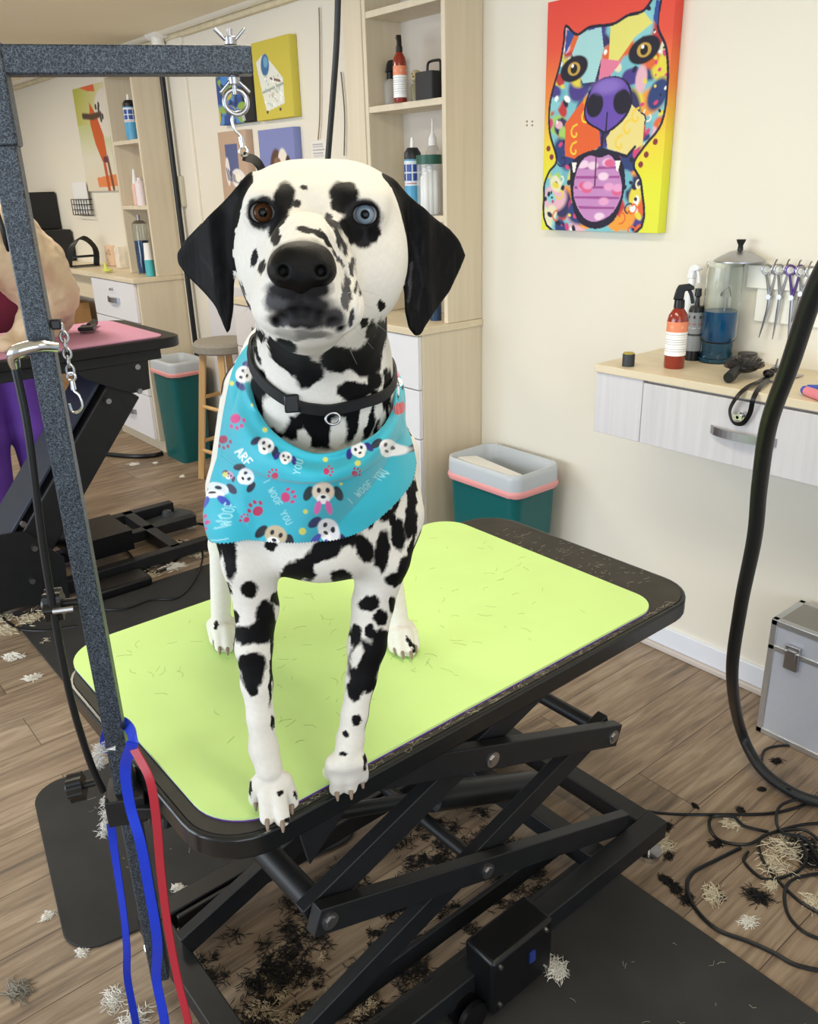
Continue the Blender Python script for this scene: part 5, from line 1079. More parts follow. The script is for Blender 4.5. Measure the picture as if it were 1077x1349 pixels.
S = SDF((-.25, -.37, -.006), (.32, .66, .90), .003)
def E_(px, py, a, rx, rz, ra, k=.02, op='add', R=None): s_ = sc(px, py, a); S.ell(D(px, py, a), (rx*s_, ra, rz*s_), k, op, R)
def C_(pts, k=.02):
    q = [(D(x, y, a), r*sc(x, y, a)) for x, y, a, r in pts]; S.chain(q, k)
# torso
S.ell((.052, .17, .478), (.122, .20, .132), .03); S.ell((.055, .28, .485), (.115, .22, .118), .03); S.ell((.052, .03, .44), (.10, .075, .10), .03)
S.cone((.052, .30, .49), (.05, .47, .50), .105, .085, .04); S.ell((.045, .49, .50), (.105, .10, .10), .04)
# shoulders and front legs (seen left, seen right)
C_([(322, 610, -.06, 36), (320, 680, -.03, 37), (328, 740, -.02, 35)], .03); C_([(328, 740, -.02, 35), (338, 800, -.03, 28), (334, 850, -.025, 24), (338, 900, -.015, 20), (343, 945, -.005, 17), (347, 985, .0, 18.5), (354, 1012, .010, 18)], .008)
C_([(515, 600, -.06, 36), (515, 680, -.04, 36), (505, 735, -.02, 34)], .03); C_([(505, 735, -.02, 34), (491, 795, -.03, 27), (483, 850, -.025, 25), (475, 895, -.015, 19.5), (467, 940, -.005, 17), (461, 975, .0, 17.5), (456, 1000, .010, 17)], .008)
E_(425, 715, -.02, 62, 42, .06, .04)
TIPS = []
def paw(tx, base, z0=.036, r=.0125, n=4):
    for i, (x, y, hi) in enumerate(tx):
        tip = Dz(x, y, .012); kn = np.array(base)+np.array([(i-1.5)*.011, 0, 0]); mid = tip*.55+kn*.45; mid[2] = .036 if hi else .03
        S.cone(kn, mid, .0125, .0115, .006); S.cone(mid, tip, .0115, r-.002, .0025); TIPS.append(tip)
paw([(337, 1052, 0), (352, 1077, 1), (372, 1079, 1), (384, 1056, 0)], D(357, 1030, .012))
paw([(434, 1017, 0), (443, 1039, 1), (461, 1037, 1), (476, 1023, 0)], D(456, 1003, .012))
# hind legs
rr_, rl_ = Dz(292, 848, .012), Dz(530, 853, .012)
for s_, tip, hipx in ((-1, rr_, -.01), (1, rl_, .105)):
    hip = np.array([hipx, .46, .46]); knee = np.array([hipx*.5+tip[0]*.5+s_*.0, .42, .32]); hock = np.array([tip[0]-s_*.01, tip[1]+.10, .17]); pa = np.array([tip[0], tip[1]+.035, .03])
    S.chain([(hip, .085), (knee, .055), (hock, .021), (pa+np.array([0, .0, .015]), .018)], .012)
paw([(283, 843, 0), (290, 852, 1), (300, 853, 1), (307, 846, 0)], rr_+np.array([0, .04, .02])); paw([(519, 853, 0), (529, 858, 1), (540, 858, 1), (546, 850, 0)], rl_+np.array([0, .04, .02]))
# tail, hanging behind
S.chain([((.05, .56, .50), .022), ((.07, .62, .42), .016), ((.08, .64, .30), .010), ((.08, .63, .22), .006)], .02)
# neck
C_([(428, 610, -.05, 112), (425, 540, -.03, 98), (424, 480, .0, 90), (424, 420, .03, 82), (424, 350, .04, 78)], .012)
# head
E_(421, 306, .075, 105, 88, .080, .015); E_(376, 272, .075, 52, 44, .06, .025); E_(468, 270, .075, 52, 44, .06, .025)     # cranium
E_(368, 345, .10, 55, 62, .06, .03); E_(478, 350, .10, 56, 66, .06, .03)   # cheeks
E_(418, 395, .09, 82, 52, .07, .03)
C_([(412, 300, .15, 48), (403, 335, .215, 42), (398, 355, .255, 38)], .02)   # bridge
C_([(412, 360, .13, 66), (403, 385, .20, 60), (400, 390, .238, 54)], .02)    # muzzle
E_(365, 402, .222, 34, 34, .034, .012); E_(440, 405, .222, 40, 36, .034, .012)  # lips
E_(403, 432, .19, 44, 22, .045, .015)                          # chin
C_([(405, 432, .17, 30), (418, 430, .06, 60)], .03)
# brow ridges
E_(352, 262, .135, 26, 16, .022, .02); E_(478, 262, .135, 30, 16, .022, .02)
def hit(px, py, t0=.3, t1=2.3, step=.002, sdf=None):
    d = rayl(px, py); ts = np.arange(t0, t1, step); P = CL+ts[:, None]*d; lo = (sdf or S).lo; hi = lo+(S.n-1)*S.h
    ok = np.all((P > lo) & (P < hi), 1); v = np.where(ok, (sdf or S).at(P), 1); i = np.argmax(v < 0)
    return P[i] if v[i] < 0 else None
E_(411, 266, .172, 12, 22, .010, .035, 'sub')
# eye sockets
EYES = []
for (x, y) in ((346, 280), (480.5, 282.5)):
    P = hit(x, y); d = rayl(x, y); d = d/np.linalg.norm(d); c = P+d*.0075; EYES.append((c, -d))
    S.ell(c, (.0175, .0175, .0155), .012); S.ell(c-d*.001, (.0120, .012, .0105), .003, 'sub'); S.ell(c-d*.012, (.0112, .011, .0078), .004, 'sub')
# mouth crease and philtrum
MO = [c1(365, 600), c1(385, 585), c1(430, 573), c1(470, 572), c1(520, 585), c1(560, 605), c1(590, 628)]
mq = []
for q in MO:
    P = hit(*q)
    if P is not None: mq.append(P)
for a_, b_ in zip(mq, mq[1:]): S.cone(a_, b_, .0032, .0032, .006, 'sub')
pq = [P for P in (hit(*c1(455, y)) for y in (515, 540, 568)) if P is not None]
for a_, b_ in zip(pq, pq[1:]): S.cone(a_, b_, .0015, .0015, .003, 'sub')
kq = [P for P in (hit(*c1(x, y)) for x, y in ((560, 330), (588, 385), (612, 440), (626, 500), (630, 560), (622, 620))) if P is not None]
for a_, b_ in zip(kq, kq[1:]): S.cone(a_, b_, .0018, .0018, .007, 'sub')
# toe creases are left by the separate toe cones; ears as bent flaps
EARL = [(285, 95), (262, 115), (215, 165), (165, 215), (110, 268), (60, 320), (28, 372), (32, 405), (60, 445), (110, 492), (160, 545), (180, 590), (200, 643), (214, 630), (226, 560), (226, 480), (222, 400), (225, 320), (240, 250), (262, 190), (290, 150)]
EARR = [(740, 118), (765, 122), (800, 155), (850, 200), (905, 245), (960, 285), (995, 325), (1017, 378), (995, 430), (960, 500), (905, 570), (875, 610), (858, 645), (838, 652), (815, 625), (804, 570), (803, 500), (800, 430), (790, 350), (775, 270), (755, 200)]
earmask = []
def ear(poly, s0, a_in, slope, curve, side):
    P = [D(*c1(x, y), a_in) for x, y in poly]
    P = [D(*c1(x, y), a_in-slope*abs(p[0]-s0)) for (x, y), p in zip(poly, P)]
    xs = np.array([p[0] for p in P]); zs = np.array([p[2] for p in P]); lo = (xs.min()-.02, -.25, zs.min()-.02); hi = (xs.max()+.02, .05, zs.max()+.02)
    sl, X, Y, Z = S._sub(lo, hi); X2, Z2 = X[:, 0, :], Z[:, 0, :]; d = np.full(X2.shape, 1e9); ins = np.zeros(X2.shape, bool); n = len(P)
    for i in range(n):
        x1, z1, x2, z2 = xs[i], zs[i], xs[(i+1) % n], zs[(i+1) % n]; vx, vz = x2-x1, z2-z1; t = np.clip(((X2-x1)*vx+(Z2-z1)*vz)/(vx*vx+vz*vz), 0, 1); d = np.minimum(d, np.hypot(X2-x1-t*vx, Z2-z1-t*vz))
        ins ^= ((z1 > Z2) != (z2 > Z2)) & (X2 < vx*(Z2-z1)/(z2-z1+1e-12)+x1)
    d2 = np.where(ins, -d, d); ax = a_in-slope*np.abs(X2-s0)-.012*np.sin((Z2-zs.min())/(zs.max()-zs.min())*math.pi)*curve
    fold = .010*np.exp(-((X2-(s0+side*.030))/.009)**2)*np.clip((Z2-zs.min())/.05, 0, 1)
    surf = -(ax+fold); d3 = np.abs(Y-surf[:, None, :])-.0035; dd = np.maximum(d2[:, None, :]+.003, d3); both = (d2[:, None, :]+.003 > 0) & (d3 > 0); dd = np.where(both, np.hypot(np.maximum(d2[:, None, :]+.003, 0), np.maximum(d3, 0)), dd)-.0025
    S._mix(sl, dd.astype(np.float32), .012, 'add'); earmask.append((xs, zs, side, surf, s0, a_in, slope))
ear(EARL, D(*c1(250, 300), .085)[0], .085, .55, .6, -1)
ear(EARR, D(*c1(780, 300), .085)[0], .085, .55, .6, 1)
me = S.mesh('body')
dog = thing('dalmatian_dog', 'spotted white and black dog in a turquoise bandana standing on the green mat', 'dog', DO, math.atan2(DL_[1], DL_[0]))
body = bpy.data.objects.new('body', me); COL.objects.link(body)
md = body.modifiers.new('s', 'SMOOTH'); md.factor = .5; md.iterations = 2
md = body.modifiers.new('u', 'SUBSURF'); md.levels = 1; md.render_levels = 1
dg = bpy.context.evaluated_depsgraph_get(); dg.update(); me2 = bpy.data.meshes.new_from_object(body.evaluated_get(dg)); body.modifiers.clear(); body.data = me2; me2.name = 'body'
me2.shade_smooth(); bpy.data.meshes.remove(me)
VP = verts(me2)
def px_of(VL):
    W_ = l2w(VL)-CAM; k = W_@CF3; return CX+FPX*(W_@CX3)/k, CY-FPX*(W_@CU3)/k
vx, vy = px_of(VP)
def nrand(P, sc_, seed=0): return np.array([noise.noise(Vector(p)*sc_+Vector((seed, 0, 0))) for p in P])
# irregular edges: jitter the measuring coordinates a little
NS = [np.random.default_rng(k).normal(size=(16, 3)) for k in (1, 2)]
def wav(P, f, k): A = NS[k]; return sum(np.sin(P@(A[i]*f*(1+i*.25))+i*1.7) for i in range(16))/5
jx = vx+wav(VP, 90, 0)*1.6+wav(VP, 350, 1)*1.0; jy = vy+wav(VP, 80, 1)*1.8+wav(VP, 330, 0)*1.2
PT = Paint(jx, jy, 'E4E0D8')
GR = S.grad(VP[::1], .004); VD = VP-CL; VD /= np.linalg.norm(VD, axis=1, keepdims=True); facing = -(GR*VD).sum(1)
SPOTCACHE = {}
def spot(x, y, rx, ry, ang=0, col='0D0D0F', soft=.22, lim=1.0):
    P = hit(x, y)
    if P is None: return
    r = max(rx, ry)*(np.linalg.norm(P-CL))/FPX*1.9+.022; m = (np.linalg.norm(VP-P, axis=1) < r*lim) & (facing > -.35)
    PT.ell(x, y, rx, ry, col, ang, soft, m.astype(float))
WHT = 'E4E0D8'
def S1(x, y, rx, ry, ang=0, col='0D0D0F', soft=.22): a, b = c1(x, y); spot(a, b, rx*.39, ry*.39, ang, col, soft)
def S2(x, y, rx, ry, ang=0, col='0D0D0F', soft=.25): a, b = c2(x, y); spot(a, b, rx*.3707, ry*.3707, ang, col, soft)
def S5(x, y, rx, ry, ang=0, col='0D0D0F', soft=.25): a, b = c5(x, y); spot(a, b, rx*.26, ry*.26, ang, col, soft)
# random spots on the sides and back the photo does not show
rs_ = np.random.default_rng(12); cand = VP[(facing < .18) & (VP[:, 1] > .0) & (VP[:, 2] > .05) & (VP[:, 2] < .68)]
for i in rs_.integers(0, len(cand), 85):
    r = rs_.uniform(.010, .026); dd = np.linalg.norm((VP-cand[i])*np.array([1, 1, .75]), axis=1)/r+wav(VP, 120, 0)*.08; PT._put(np.clip((1-dd)/.2+.5, 0, 1)*np.clip((.30-facing)/.1, 0, 1), '0D0D0F')
# --- neck and chest above the bandana
for a in [(230, 60, 28, 95, -12), (400, 130, 115, 80, 32), (370, 60, 60, 40, 20), (485, 205, 60, 75, 25), (650, 115, 95, 50, 15), (780, 150, 62, 75, 0), (790, 100, 40, 60, 0), (740, 300, 105, 58, 12), (690, 300, 60, 40, 0), (840, 60, 22, 140, 4),
          (560, 490, 135, 100, 0), (480, 440, 70, 50, 10), (250, 260, 35, 90, -12), (225, 320, 30, 110, -10), (300, 300, 35, 25, 30), (710, 430, 35, 130, 10), (800, 430, 30, 110, 14), (885, 330, 22, 150, 6), (870, 230, 18, 60, 5), (400, 480, 50, 60, 0), (330, 500, 40, 40, 40), (640, 400, 60, 25, 5), (850, 480, 30, 60, 15)]: S5(*a)
for a in [(330, 205, 30, 125, -36), (250, 90, 18, 90, -15), (560, 185, 24, 70, -4), (610, 160, 20, 40, 10), (560, 330, 90, 35, 22), (640, 340, 60, 26, 10), (690, 210, 60, 24, 14), (460, 530, 28, 55, -20), (635, 500, 42, 85, 6), (320, 400, 58, 100, -22), (770, 410, 24, 75, 18), (845, 320, 14, 110, 8), (800, 250, 36, 14, -5), (860, 440, 12, 60, 15)]: S5(*a, col=WHT)
for a in [(318, 650, 14, 24, -20), (365, 680, 22, 40, -30), (425, 715, 62, 36, 28), (492, 770, 40, 36, 40), (570, 735, 58, 38, 10), (655, 735, 52, 40, 20), (690, 690, 22, 40, 10), (640, 845, 66, 26, 12), (722, 660, 14, 60, 6), (740, 600, 9, 50, 6), (700, 800, 26, 30, 0)]: S1(*a)
for a in [(400, 800, 26, 60, -35), (520, 840, 44, 22, 15), (610, 790, 34, 12, 10), (500, 700, 12, 14, 0), (675, 880, 18, 30, 20)]: S1(*a, col=WHT)
# --- right flank beside the bandana
for a in [(905, 720, 20, 60, 14), (965, 600, 16, 60, -12), (985, 700, 12, 50, -8), (930, 840, 20, 75, 12), (1000, 830, 15, 80, -3), (875, 910, 28, 46, 12), (870, 790, 15, 42, 25), (945, 990, 22, 60, 4), (1005, 970, 13, 60, 8), (990, 500, 8, 50, -10)]: S5(*a)
for a in [(115, 355, 24, 92, -4), (82, 300, 16, 70, 4), (185, 478, 33, 32, 0), (110, 470, 8, 26, -20), (262, 322, 26, 18, 0), (285, 455, 46, 46, -10), (340, 420, 50, 38, -35), (400, 385, 55, 36, -35), (455, 335, 60, 40, -28), (395, 425, 26, 20, -10), (515, 290, 34, 36, 0), (510, 432, 40, 30, 15), (540, 450, 22, 16, 0),
          (592, 330, 30, 55, -24), (548, 285, 18, 40, 0), (655, 345, 27, 80, 10), (622, 215, 13, 52, 8), (664, 165, 17, 55, 10), (692, 225, 15, 40, -15), (712, 285, 24, 58, -10), (752, 225, 18, 80, 6), (735, 60, 13, 70, 0), (700, 75, 12, 50, 12), (770, 130, 12, 60, 0), (738, 395, 26, 55, 28), (700, 440, 34, 26, -20), (757, 345, 14, 40, 10), (615, 130, 14, 30, 10), (770, 260, 10, 60, 4),
          (608, 525, 38, 28, -14), (650, 575, 26, 32, 10), (612, 627, 20, 27, 0), (692, 530, 12, 30, 0), (655, 655, 40, 40, 30), (560, 640, 22, 42, -6), (590, 745, 58, 90, 0), (640, 700, 34, 70, 20), (560, 830, 28, 46, 8), (606, 810, 34, 34, 0), (565, 938, 20, 18, 0), (525, 990, 12, 10, 0), (521, 1062, 15, 14, 0), (594, 1090, 7, 34, 3), (446, 1106, 8, 12, 20), (597, 1000, 4, 20, 0),
          (288, 510, 30, 24, -30), (242, 565, 36, 50, 0), (228, 630, 46, 46, 20), (170, 640, 46, 38, 0), (138, 570, 12, 25, -5), (192, 740, 52, 46, 0), (192, 790, 40, 46, 0), (196, 830, 22, 26, 0), (262, 740, 7, 150, 3), (268, 950, 8, 30, -6), (297, 1199, 13, 12, 0), (346, 1203, 7, 16, -10), (187, 1180, 5, 30, 0), (270, 620, 10, 60, 5), (320, 1300, 10, 8, 0)]: S2(*a)
S2(565, 715, 20, 44, 18, WHT, .4); S2(190, 692, 58, 10, -14, WHT, .5); S2(330, 470, 40, 20, 0, WHT); S2(445, 400, 30, 22, -20, WHT); S2(625, 420, 22, 28, 0, WHT, .4)
S2(65, 605, 8, 14, 30); S2(755, 660, 8, 30, -32); S2(770, 690, 9, 12, 0)
# grey skin shows softly in the white of the inner chest
# --- head
DG = '3A393C'
spot(397, 352, 42, 36, 0, '0C0B0C', .3)
for a in [(322, 232, 54, 56, 0, '2B2A2C'), (395, 185, 38, 62, 12), (376, 260, 26, 62, 22), (368, 310, 18, 34, 10), (463, 143, 13, 11, 0, '2E2D30'), (441, 203, 14, 15, 25, '2E2D30'),
          (598, 168, 52, 40, 6), (590, 205, 36, 26, 0), (662, 245, 66, 62, 20, '232225'), (650, 300, 60, 46, 40, '232225'), (618, 290, 40, 50, -25), (700, 300, 24, 34, 10), (588, 320, 15, 58, -18, '2B2A2C'), (555, 260, 12, 34, -40, '3A393C'),
          (470, 290, 34, 11, 12), (515, 305, 34, 15, 28), (545, 335, 22, 12, 50), (294, 385, 13, 33, 10), (318, 412, 13, 24, 18), (628, 415, 13, 34, 0, DG), (648, 487, 17, 27, 0, '2E2D30'), (605, 480, 15, 50, -6, '4A494C'), (622, 592, 11, 34, 10, DG), (577, 385, 7, 40, -30, DG), (720, 543, 14, 16, 0), (662, 600, 17, 17, 0), (600, 530, 14, 34, 0, '5A595B'),
          (690, 630, 18, 34, 10), (255, 500, 9, 44, -14, DG), (276, 545, 8, 22, -30, DG)]: S1(*a)
for a in [(455, 545, 112, 46, 4, '2E2D30'), (370, 530, 40, 40, 0, '4A494C'), (455, 596, 108, 30, 3, '2C2B2D'), (560, 590, 40, 36, 20, '454447'), (380, 605, 30, 20, 0, '4A494B'), (470, 645, 84, 16, 0, '8A8884'), (400, 640, 40, 12, 10, 'B9B5AE'), (400, 490, 64, 34, 0, '1C1B1D'), (500, 490, 56, 34, 0, '1C1B1D')]: S1(*a, soft=.5)
for a in [(560, 320, 8, 50, -28), (612, 340, 5, 60, -30), (600, 395, 5, 50, -10), (632, 450, 4, 60, 5), (640, 540, 6, 60, 5), (590, 440, 6, 40, -10)]: S1(*a, col='D8D4CC', soft=.6)
# mouth line, lids
for q in mq: PT._put(np.clip(1.75-np.linalg.norm(VP-q, axis=1)/.0042, 0, 1), '060506')
for c, n in EYES:
    r = np.linalg.norm(VP-c-n*.008, axis=1); PT._put(np.clip((.0150-r)/.003, 0, 1), '0E0D0E')
# ears black
for (xs, zs, side, surf, s0, a_in, slope) in earmask:
    pts = list(zip(xs, zs)); p2 = Paint(VP[:, 0], VP[:, 2], '000000'); m = p2.inside(pts)
    ctr = np.array([s0, 0])
    near = np.min([np.hypot(VP[:, 0]-x, VP[:, 2]-z) for x, z in pts], axis=0) < .0075
    ax = -(a_in-slope*np.abs(VP[:, 0]-s0)); ok = (VP[:, 1] > ax-.03) & (VP[:, 1] < ax+.035) & ((VP[:, 0]-s0)*side > -.016) & (VP[:, 2] > .6)
    k = ((m | near) & ok).astype(float); tex = np.clip(wav(VP*np.array([1, 1, .15]), 700, 0)*.5, 0, 1)
    PT.c += (np.array(hexc('0C0C0E'))+tex[:, None]*.010-PT.c)*k[:, None]
for q, cc_ in (([(832, 400), (822, 460), (815, 530)], '6A676C'), ([(850, 380), (862, 470), (848, 560)], '343236'), ([(205, 430), (212, 510), (205, 590)], '2C2A2E'), ([(820, 300), (838, 350), (850, 420)], '2C2A2E'), ([(120, 380), (140, 410), (150, 440)], '2E2C30')):
    pp = [c1(*x) for x in q]; P = hit(*pp[1])
    if P is not None: PT.line(pp, .8, cc_, 4.0, ((np.linalg.norm(VP-P, axis=1) < .08)).astype(float)*.7)
# faint warm shade of thin fur
PT.c *= (1+.03*wav(VP, 500, 1))[:, None]
claw = '8A7468'
setcol(me2, np.clip(PT.c, 0, 1)); me2.materials.append(vmat('short dog fur', .6, .35, 900, .12, 0)); body.parent = dog
# eyes
for (c, n), iris, ring_c in ((EYES[0], '50331F', '1E120B'), (EYES[1], '8494A4', '2C343E')):
    b = B(); bmesh.ops.create_uvsphere(b, u_segments=64, v_segments=40, radius=.0120, matrix=Matrix.Translation(V(c)) @ frame(n).to_4x4()); o = obj('eye', b, vmat('wet eye', .09, spec=.18), dog, True)
    P = verts(o.data)-c; an = np.degrees(np.arccos(np.clip((P@n)/.0120, -1, 1))); col = np.tile(hexc('CFC9C4'), (len(P), 1))
    def st(lim, cc): col[an < lim] = hexc(cc)
    st(46, ring_c); st(41, iris); st(30, iris); 
    f_ = (np.sin(np.arctan2(P[:, 0], P[:, 2])*23)*.12+1)[:, None]; m = (an < 41); col[m] *= f_[m]; st(22, '050506'); setcol(o.data, np.clip(col, 0, 1))
# nose
N_ = SDF(D(397, 352, .27)-.05, D(397, 352, .27)+.05, .0011); nc = D(397, 345, .262); ns = sc(397, 345, .27)
N_.ell(nc, (43*ns, .018, 27*ns), .004); N_.ell(D(397, 362, .262), (38*ns, .020, 24*ns), .008); N_.ell(D(397, 378, .262), (16*ns, .014, 12*ns), .008); N_.ell(D(373, 357, .268), (20*ns, .0135, 18*ns), .006); N_.ell(D(423, 357, .268), (20*ns, .0135, 18*ns), .006)
for x, s_ in ((375, -1), (421, 1)): N_.cone(D(x, 357, .290), D(x+s_*2, 357, .279), 8*ns, 6.5*ns, .004, 'sub'); N_.cone(D(x+s_*6, 360, .289), D(x+s_*19, 369, .278), 3.6*ns, 2.6*ns, .003, 'sub')
N_.cone(D(398, 356, .292), D(398, 386, .283), .0011, .0011, .002, 'sub')
nm = N_.mesh('nose'); nm.shade_smooth(); no = obj('nose', nm, mat('wet black nose', '070708', .34, bump=.4, noise_scale=1300, spec=.2), dog); tag(no, 'black nose with open nostrils')
# claws
CLW = mat('claw', '8E7B6C', .4)
for tip in TIPS:
    hind = tip[1] > .3; f_ = 1.0
    b = B(); sweep(b, [tip+np.array([0, -.004, .003]), tip+np.array([0, -.0135, .0015]), tip+np.array([0, -.0195, -.0055])], [.0036, .0034, .0012], 8, n=4); obj('claw', b, CLW, dog, 'auto')
# whiskers
b = B(); rs = random.Random(5)
for x, y, dx, dy in ((436, 400, 60, 10), (440, 408, 70, 30), (432, 415, 60, 45), (366, 400, -50, 15), (364, 410, -45, 35), (438, 395, 65, -5), (370, 415, -30, 50), (430, 420, 40, 60)):
    P = hit(x, y)
    if P is None: continue
    e = D(x+dx, y+dy, .2); sweep(b, [P, (P+e)/2+np.array([0, 0, .006]), e], [.00022, .00018, .00008], 4, n=5)
obj('whiskers', b, mat('whisker', 'B9B5AE', .5), dog)
# ------------------------------------------------------------------ bandana
top_ = [(332, 446, -.065), (329, 490, -.02), (341, 543, .035), (368, 576, .075), (410, 597, .105), (449, 594, .11), (493, 574, .085), (514, 549, .05), (522, 518, .0), (514, 474, -.06)]
bot_ = [(284, 696, -.05), (311, 705, .0), (345, 713, .03), (397, 715, .05), (436, 708, .045), (462, 688, .03), (488, 655, .01), (501, 633, -.01), (514, 612, -.03)]
lef_ = [(332, 446, -.065), (309, 479, -.05), (296, 531, -.03), (287, 590, -.035), (283, 640, -.045), (284, 696, -.05)]
rig_ = [(514, 474, -.06), (531, 505, -.04), (534, 544, -.03), (530, 578, -.03), (514, 612, -.03)]
def curve(pts):
    q = spline([(p[0], p[1], p[2]*1000) for p in pts], 12); A = np.array([tuple(v) for v in q]); L = np.r_[0, np.cumsum(np.linalg.norm(np.diff(A, axis=0), axis=1))]; L /= L[-1]
    return lambda t: np.stack([np.interp(t, L, A[:, i]) for i in range(3)], -1)
cT, cB, cL, cR = map(curve, (top_, bot_, lef_, rig_))
def coons(u, v):
    U, W_ = u[:, None], v[:, None]; P = (1-W_)*cT(u)+W_*cB(u)+(1-U)*cL(v)+U*cR(v)-((1-U)*(1-W_)*cT(np.array([0.]))+U*(1-W_)*cT(np.array([1.]))+(1-U)*W_*cB(np.array([0.]))+U*W_*cB(np.array([1.])))
    return P
FOLD = curve([(290, 600, 0), (320, 620, 0), (365, 634, 0), (410, 638, 0), (455, 632, 0), (495, 610, 0), (532, 572, 0)])
fp = FOLD(np.linspace(0, 1, 60))
def bpos(u, v):
    P = coons(u, v); px_, py2, a = P[:, 0], P[:, 1], P[:, 2]/1000
    fy = np.interp(px_, fp[:, 0], fp[:, 1]); d = py2-fy
    a = a+.004*np.sin((px_*.045+py2*.03))*np.clip(v*1.5, 0, 1)+.005*np.exp(-((px_-(300+(py2-500)*.12))/9)**2)*np.clip(v*2, 0, 1)
    a = a-.007*np.exp(-((v-.13)/.09)**2)*1.0
    py2 = py2+np.where(v > .995, np.sin(u*520)*1.1, 0)
    out = np.array([D(x, y, aa) for x, y, aa in zip(px_, py2, a)]); return out
bm_, u, v = gridmesh('bandana', bpos, 330, 230)
BP = verts(bm_); cc = coons(u, v)
inv_ = v > .02
for it in range(3):
    d = S.at(BP); g = S.grad(BP); m = (d < .006); BP[m] += g[m]*(.006-d[m])[:, None]
# relax the pushed cloth
nu, nv = 330, 230; G = BP.reshape(nv, nu, 3)
for it in range(8):
    G2 = G.copy(); G2[1:-1, 1:-1] = .5*G[1:-1, 1:-1]+.125*(G[:-2, 1:-1]+G[2:, 1:-1]+G[1:-1, :-2]+G[1:-1, 2:]); G = G2
    if it % 4 == 3:
        Q = G.reshape(-1, 3); d = S.at(Q); g = S.grad(Q); m = (d < .0045); Q[m] += g[m]*(.0045-d[m])[:, None]; G = Q.reshape(nv, nu, 3)
BP = G.reshape(-1, 3); bm_.vertices.foreach_set('co', BP.astype(np.float32).ravel()); bm_.update()
def paint_bandana(cc):
    BPn = Paint(cc[:, 0], cc[:, 1], '36B6CC')
    def bpaw(x, y, s, ang, col):
        x, y = c5(x, y); s *= .26; t = math.radians(ang)
        def q(dx, dy): return x+(dx*math.cos(t)-dy*math.sin(t))*s, y+(dx*math.sin(t)+dy*math.cos(t))*s
        BPn.ell(*q(0, .15), s*.62, s*.55, col, ang, .15)
        for dx, dy in ((-.8, -.45), (-.3, -.9), (.3, -.9), (.8, -.45)): BPn.ell(*q(dx, dy), s*.2, s*.27, col, ang, .2)
    for a in [(118, 435, 44, 155, 'D2448C'), (55, 540, 38, 160, 'A22C5A'), (312, 715, 30, -40, 'C23A62'), (375, 825, 42, 70, 'D0407E'), (225, 892, 44, -35, 'B8305C'), (168, 938, 26, -40, 'C2386A'), (580, 695, 28, 80, 'C83A6A'), (722, 705, 26, 50, 'B02C60'), (35, 945, 30, 60, 'C84A8A')]: bpaw(*a)
    BPn.ell(*c5(945, 375), 7, 9.5, 'D2404E', 30); BPn.ell(*c5(930, 215), 4, 7, 'D88AA8', 20)
    def dogface(x, y, s, ang, eye='1B1A2E', ear_='15244A', head='F4F4F8', extra=None):
        x, y = c5(x, y); s *= .26; t = math.radians(ang)
        def q(dx, dy): return x+(dx*math.cos(t)-dy*math.sin(t))*s, y+(dx*math.sin(t)+dy*math.cos(t))*s
        BPn.ell(*q(-.95, .1), s*.28, s*.5, ear_, ang+25, .2); BPn.ell(*q(.95, .1), s*.28, s*.5, ear_, ang-25, .2)
        BPn.ell(*q(0, 0), s*.7, s*.62, head, ang, .15); BPn.ell(*q(0, .45), s*.42, s*.32, 'FFFFFF', ang, .2)
        BPn.ell(*q(-.28, -.1), s*.13, s*.17, eye, ang, .3); BPn.ell(*q(.28, -.1), s*.13, s*.17, eye, ang, .3); BPn.ell(*q(0, .32), s*.16, s*.11, '141420', ang, .3)
        if extra: BPn.ell(*q(-.35, 1.0), s*.2, s*.45, extra, ang+15, .2); BPn.ell(*q(.35, 1.0), s*.2, s*.45, extra, ang-15, .2)
    for a in [(155, 205, 62, -70, '1B1A2E', '2A2A78'), (270, 565, 60, 30), (370, 625, 46, 15, '1B1A2E', '2A2A88'), (170, 722, 62, 60, '1B1A2E', '16243A', 'E9EFF6'), (560, 800, 80, 0, '1B1A2E', '16303A', 'EAD9C4', 'E66AB8'), (740, 585, 56, -20, '1B1A2E', '2A2A88'), (890, 575, 66, 25, '1B1A2E', '15243A'), (585, 985, 78, 30, '1B1A2E', '1E2A60', 'EDEFF6', '4A58C8'), (320, 1020, 80, 20, '1B1A2E', '15202E', 'C9B99A'), (35, 800, 66, -20, '1B1A2E', '15204A', 'DDE6EE', '3A4AB8'), (940, 245, 36, 60), (85, 715, 30, 40, '401A2E', '5A2050', 'C9A0C0')]: dogface(*a)
    for x, y, r in ((265, 485, 13), (571, 636, 13), (455, 1000, 18), (735, 655, 15), (470, 900, 12), (62, 712, 13), (97, 250, 12), (650, 760, 8), (200, 360, 8)): BPn.ell(*c5(x, y), r*.26, r*.26, 'D9D86A', 0, .3)
    tc_ = 'A9E4EC'
    BPn.text('I WOOF', *c5(700, 865), 8.6, -42, tc_, 1.1); BPn.text('I WOOF YOU', *c5(255, 745), 8.5, 62, tc_, 1.1); BPn.text('YOU', *c5(440, 715), 9, -75, tc_, 1.2); BPn.text('I WOOF', *c5(112, 1010), 8.5, -88, tc_, 1.1); BPn.text('ARF', *c5(112, 600), 11, 50, 'F4FAFC', 1.8); BPn.text('YOU', *c5(832, 742), 7, -50, tc_, 1.1)

    return BPn.c
setcol(bm_, paint_bandana(cc))
bo = obj('bandana', bm_, vmat('bandana cotton', .55, .15, 1500, .3, .2), dog, False); bm_.shade_smooth(); m_ = bo.modifiers.new('solid', 'SOLIDIFY'); m_.thickness = .0016; m_.offset = 1
tag(bo, 'turquoise bandana printed with pink paws and little dog faces')
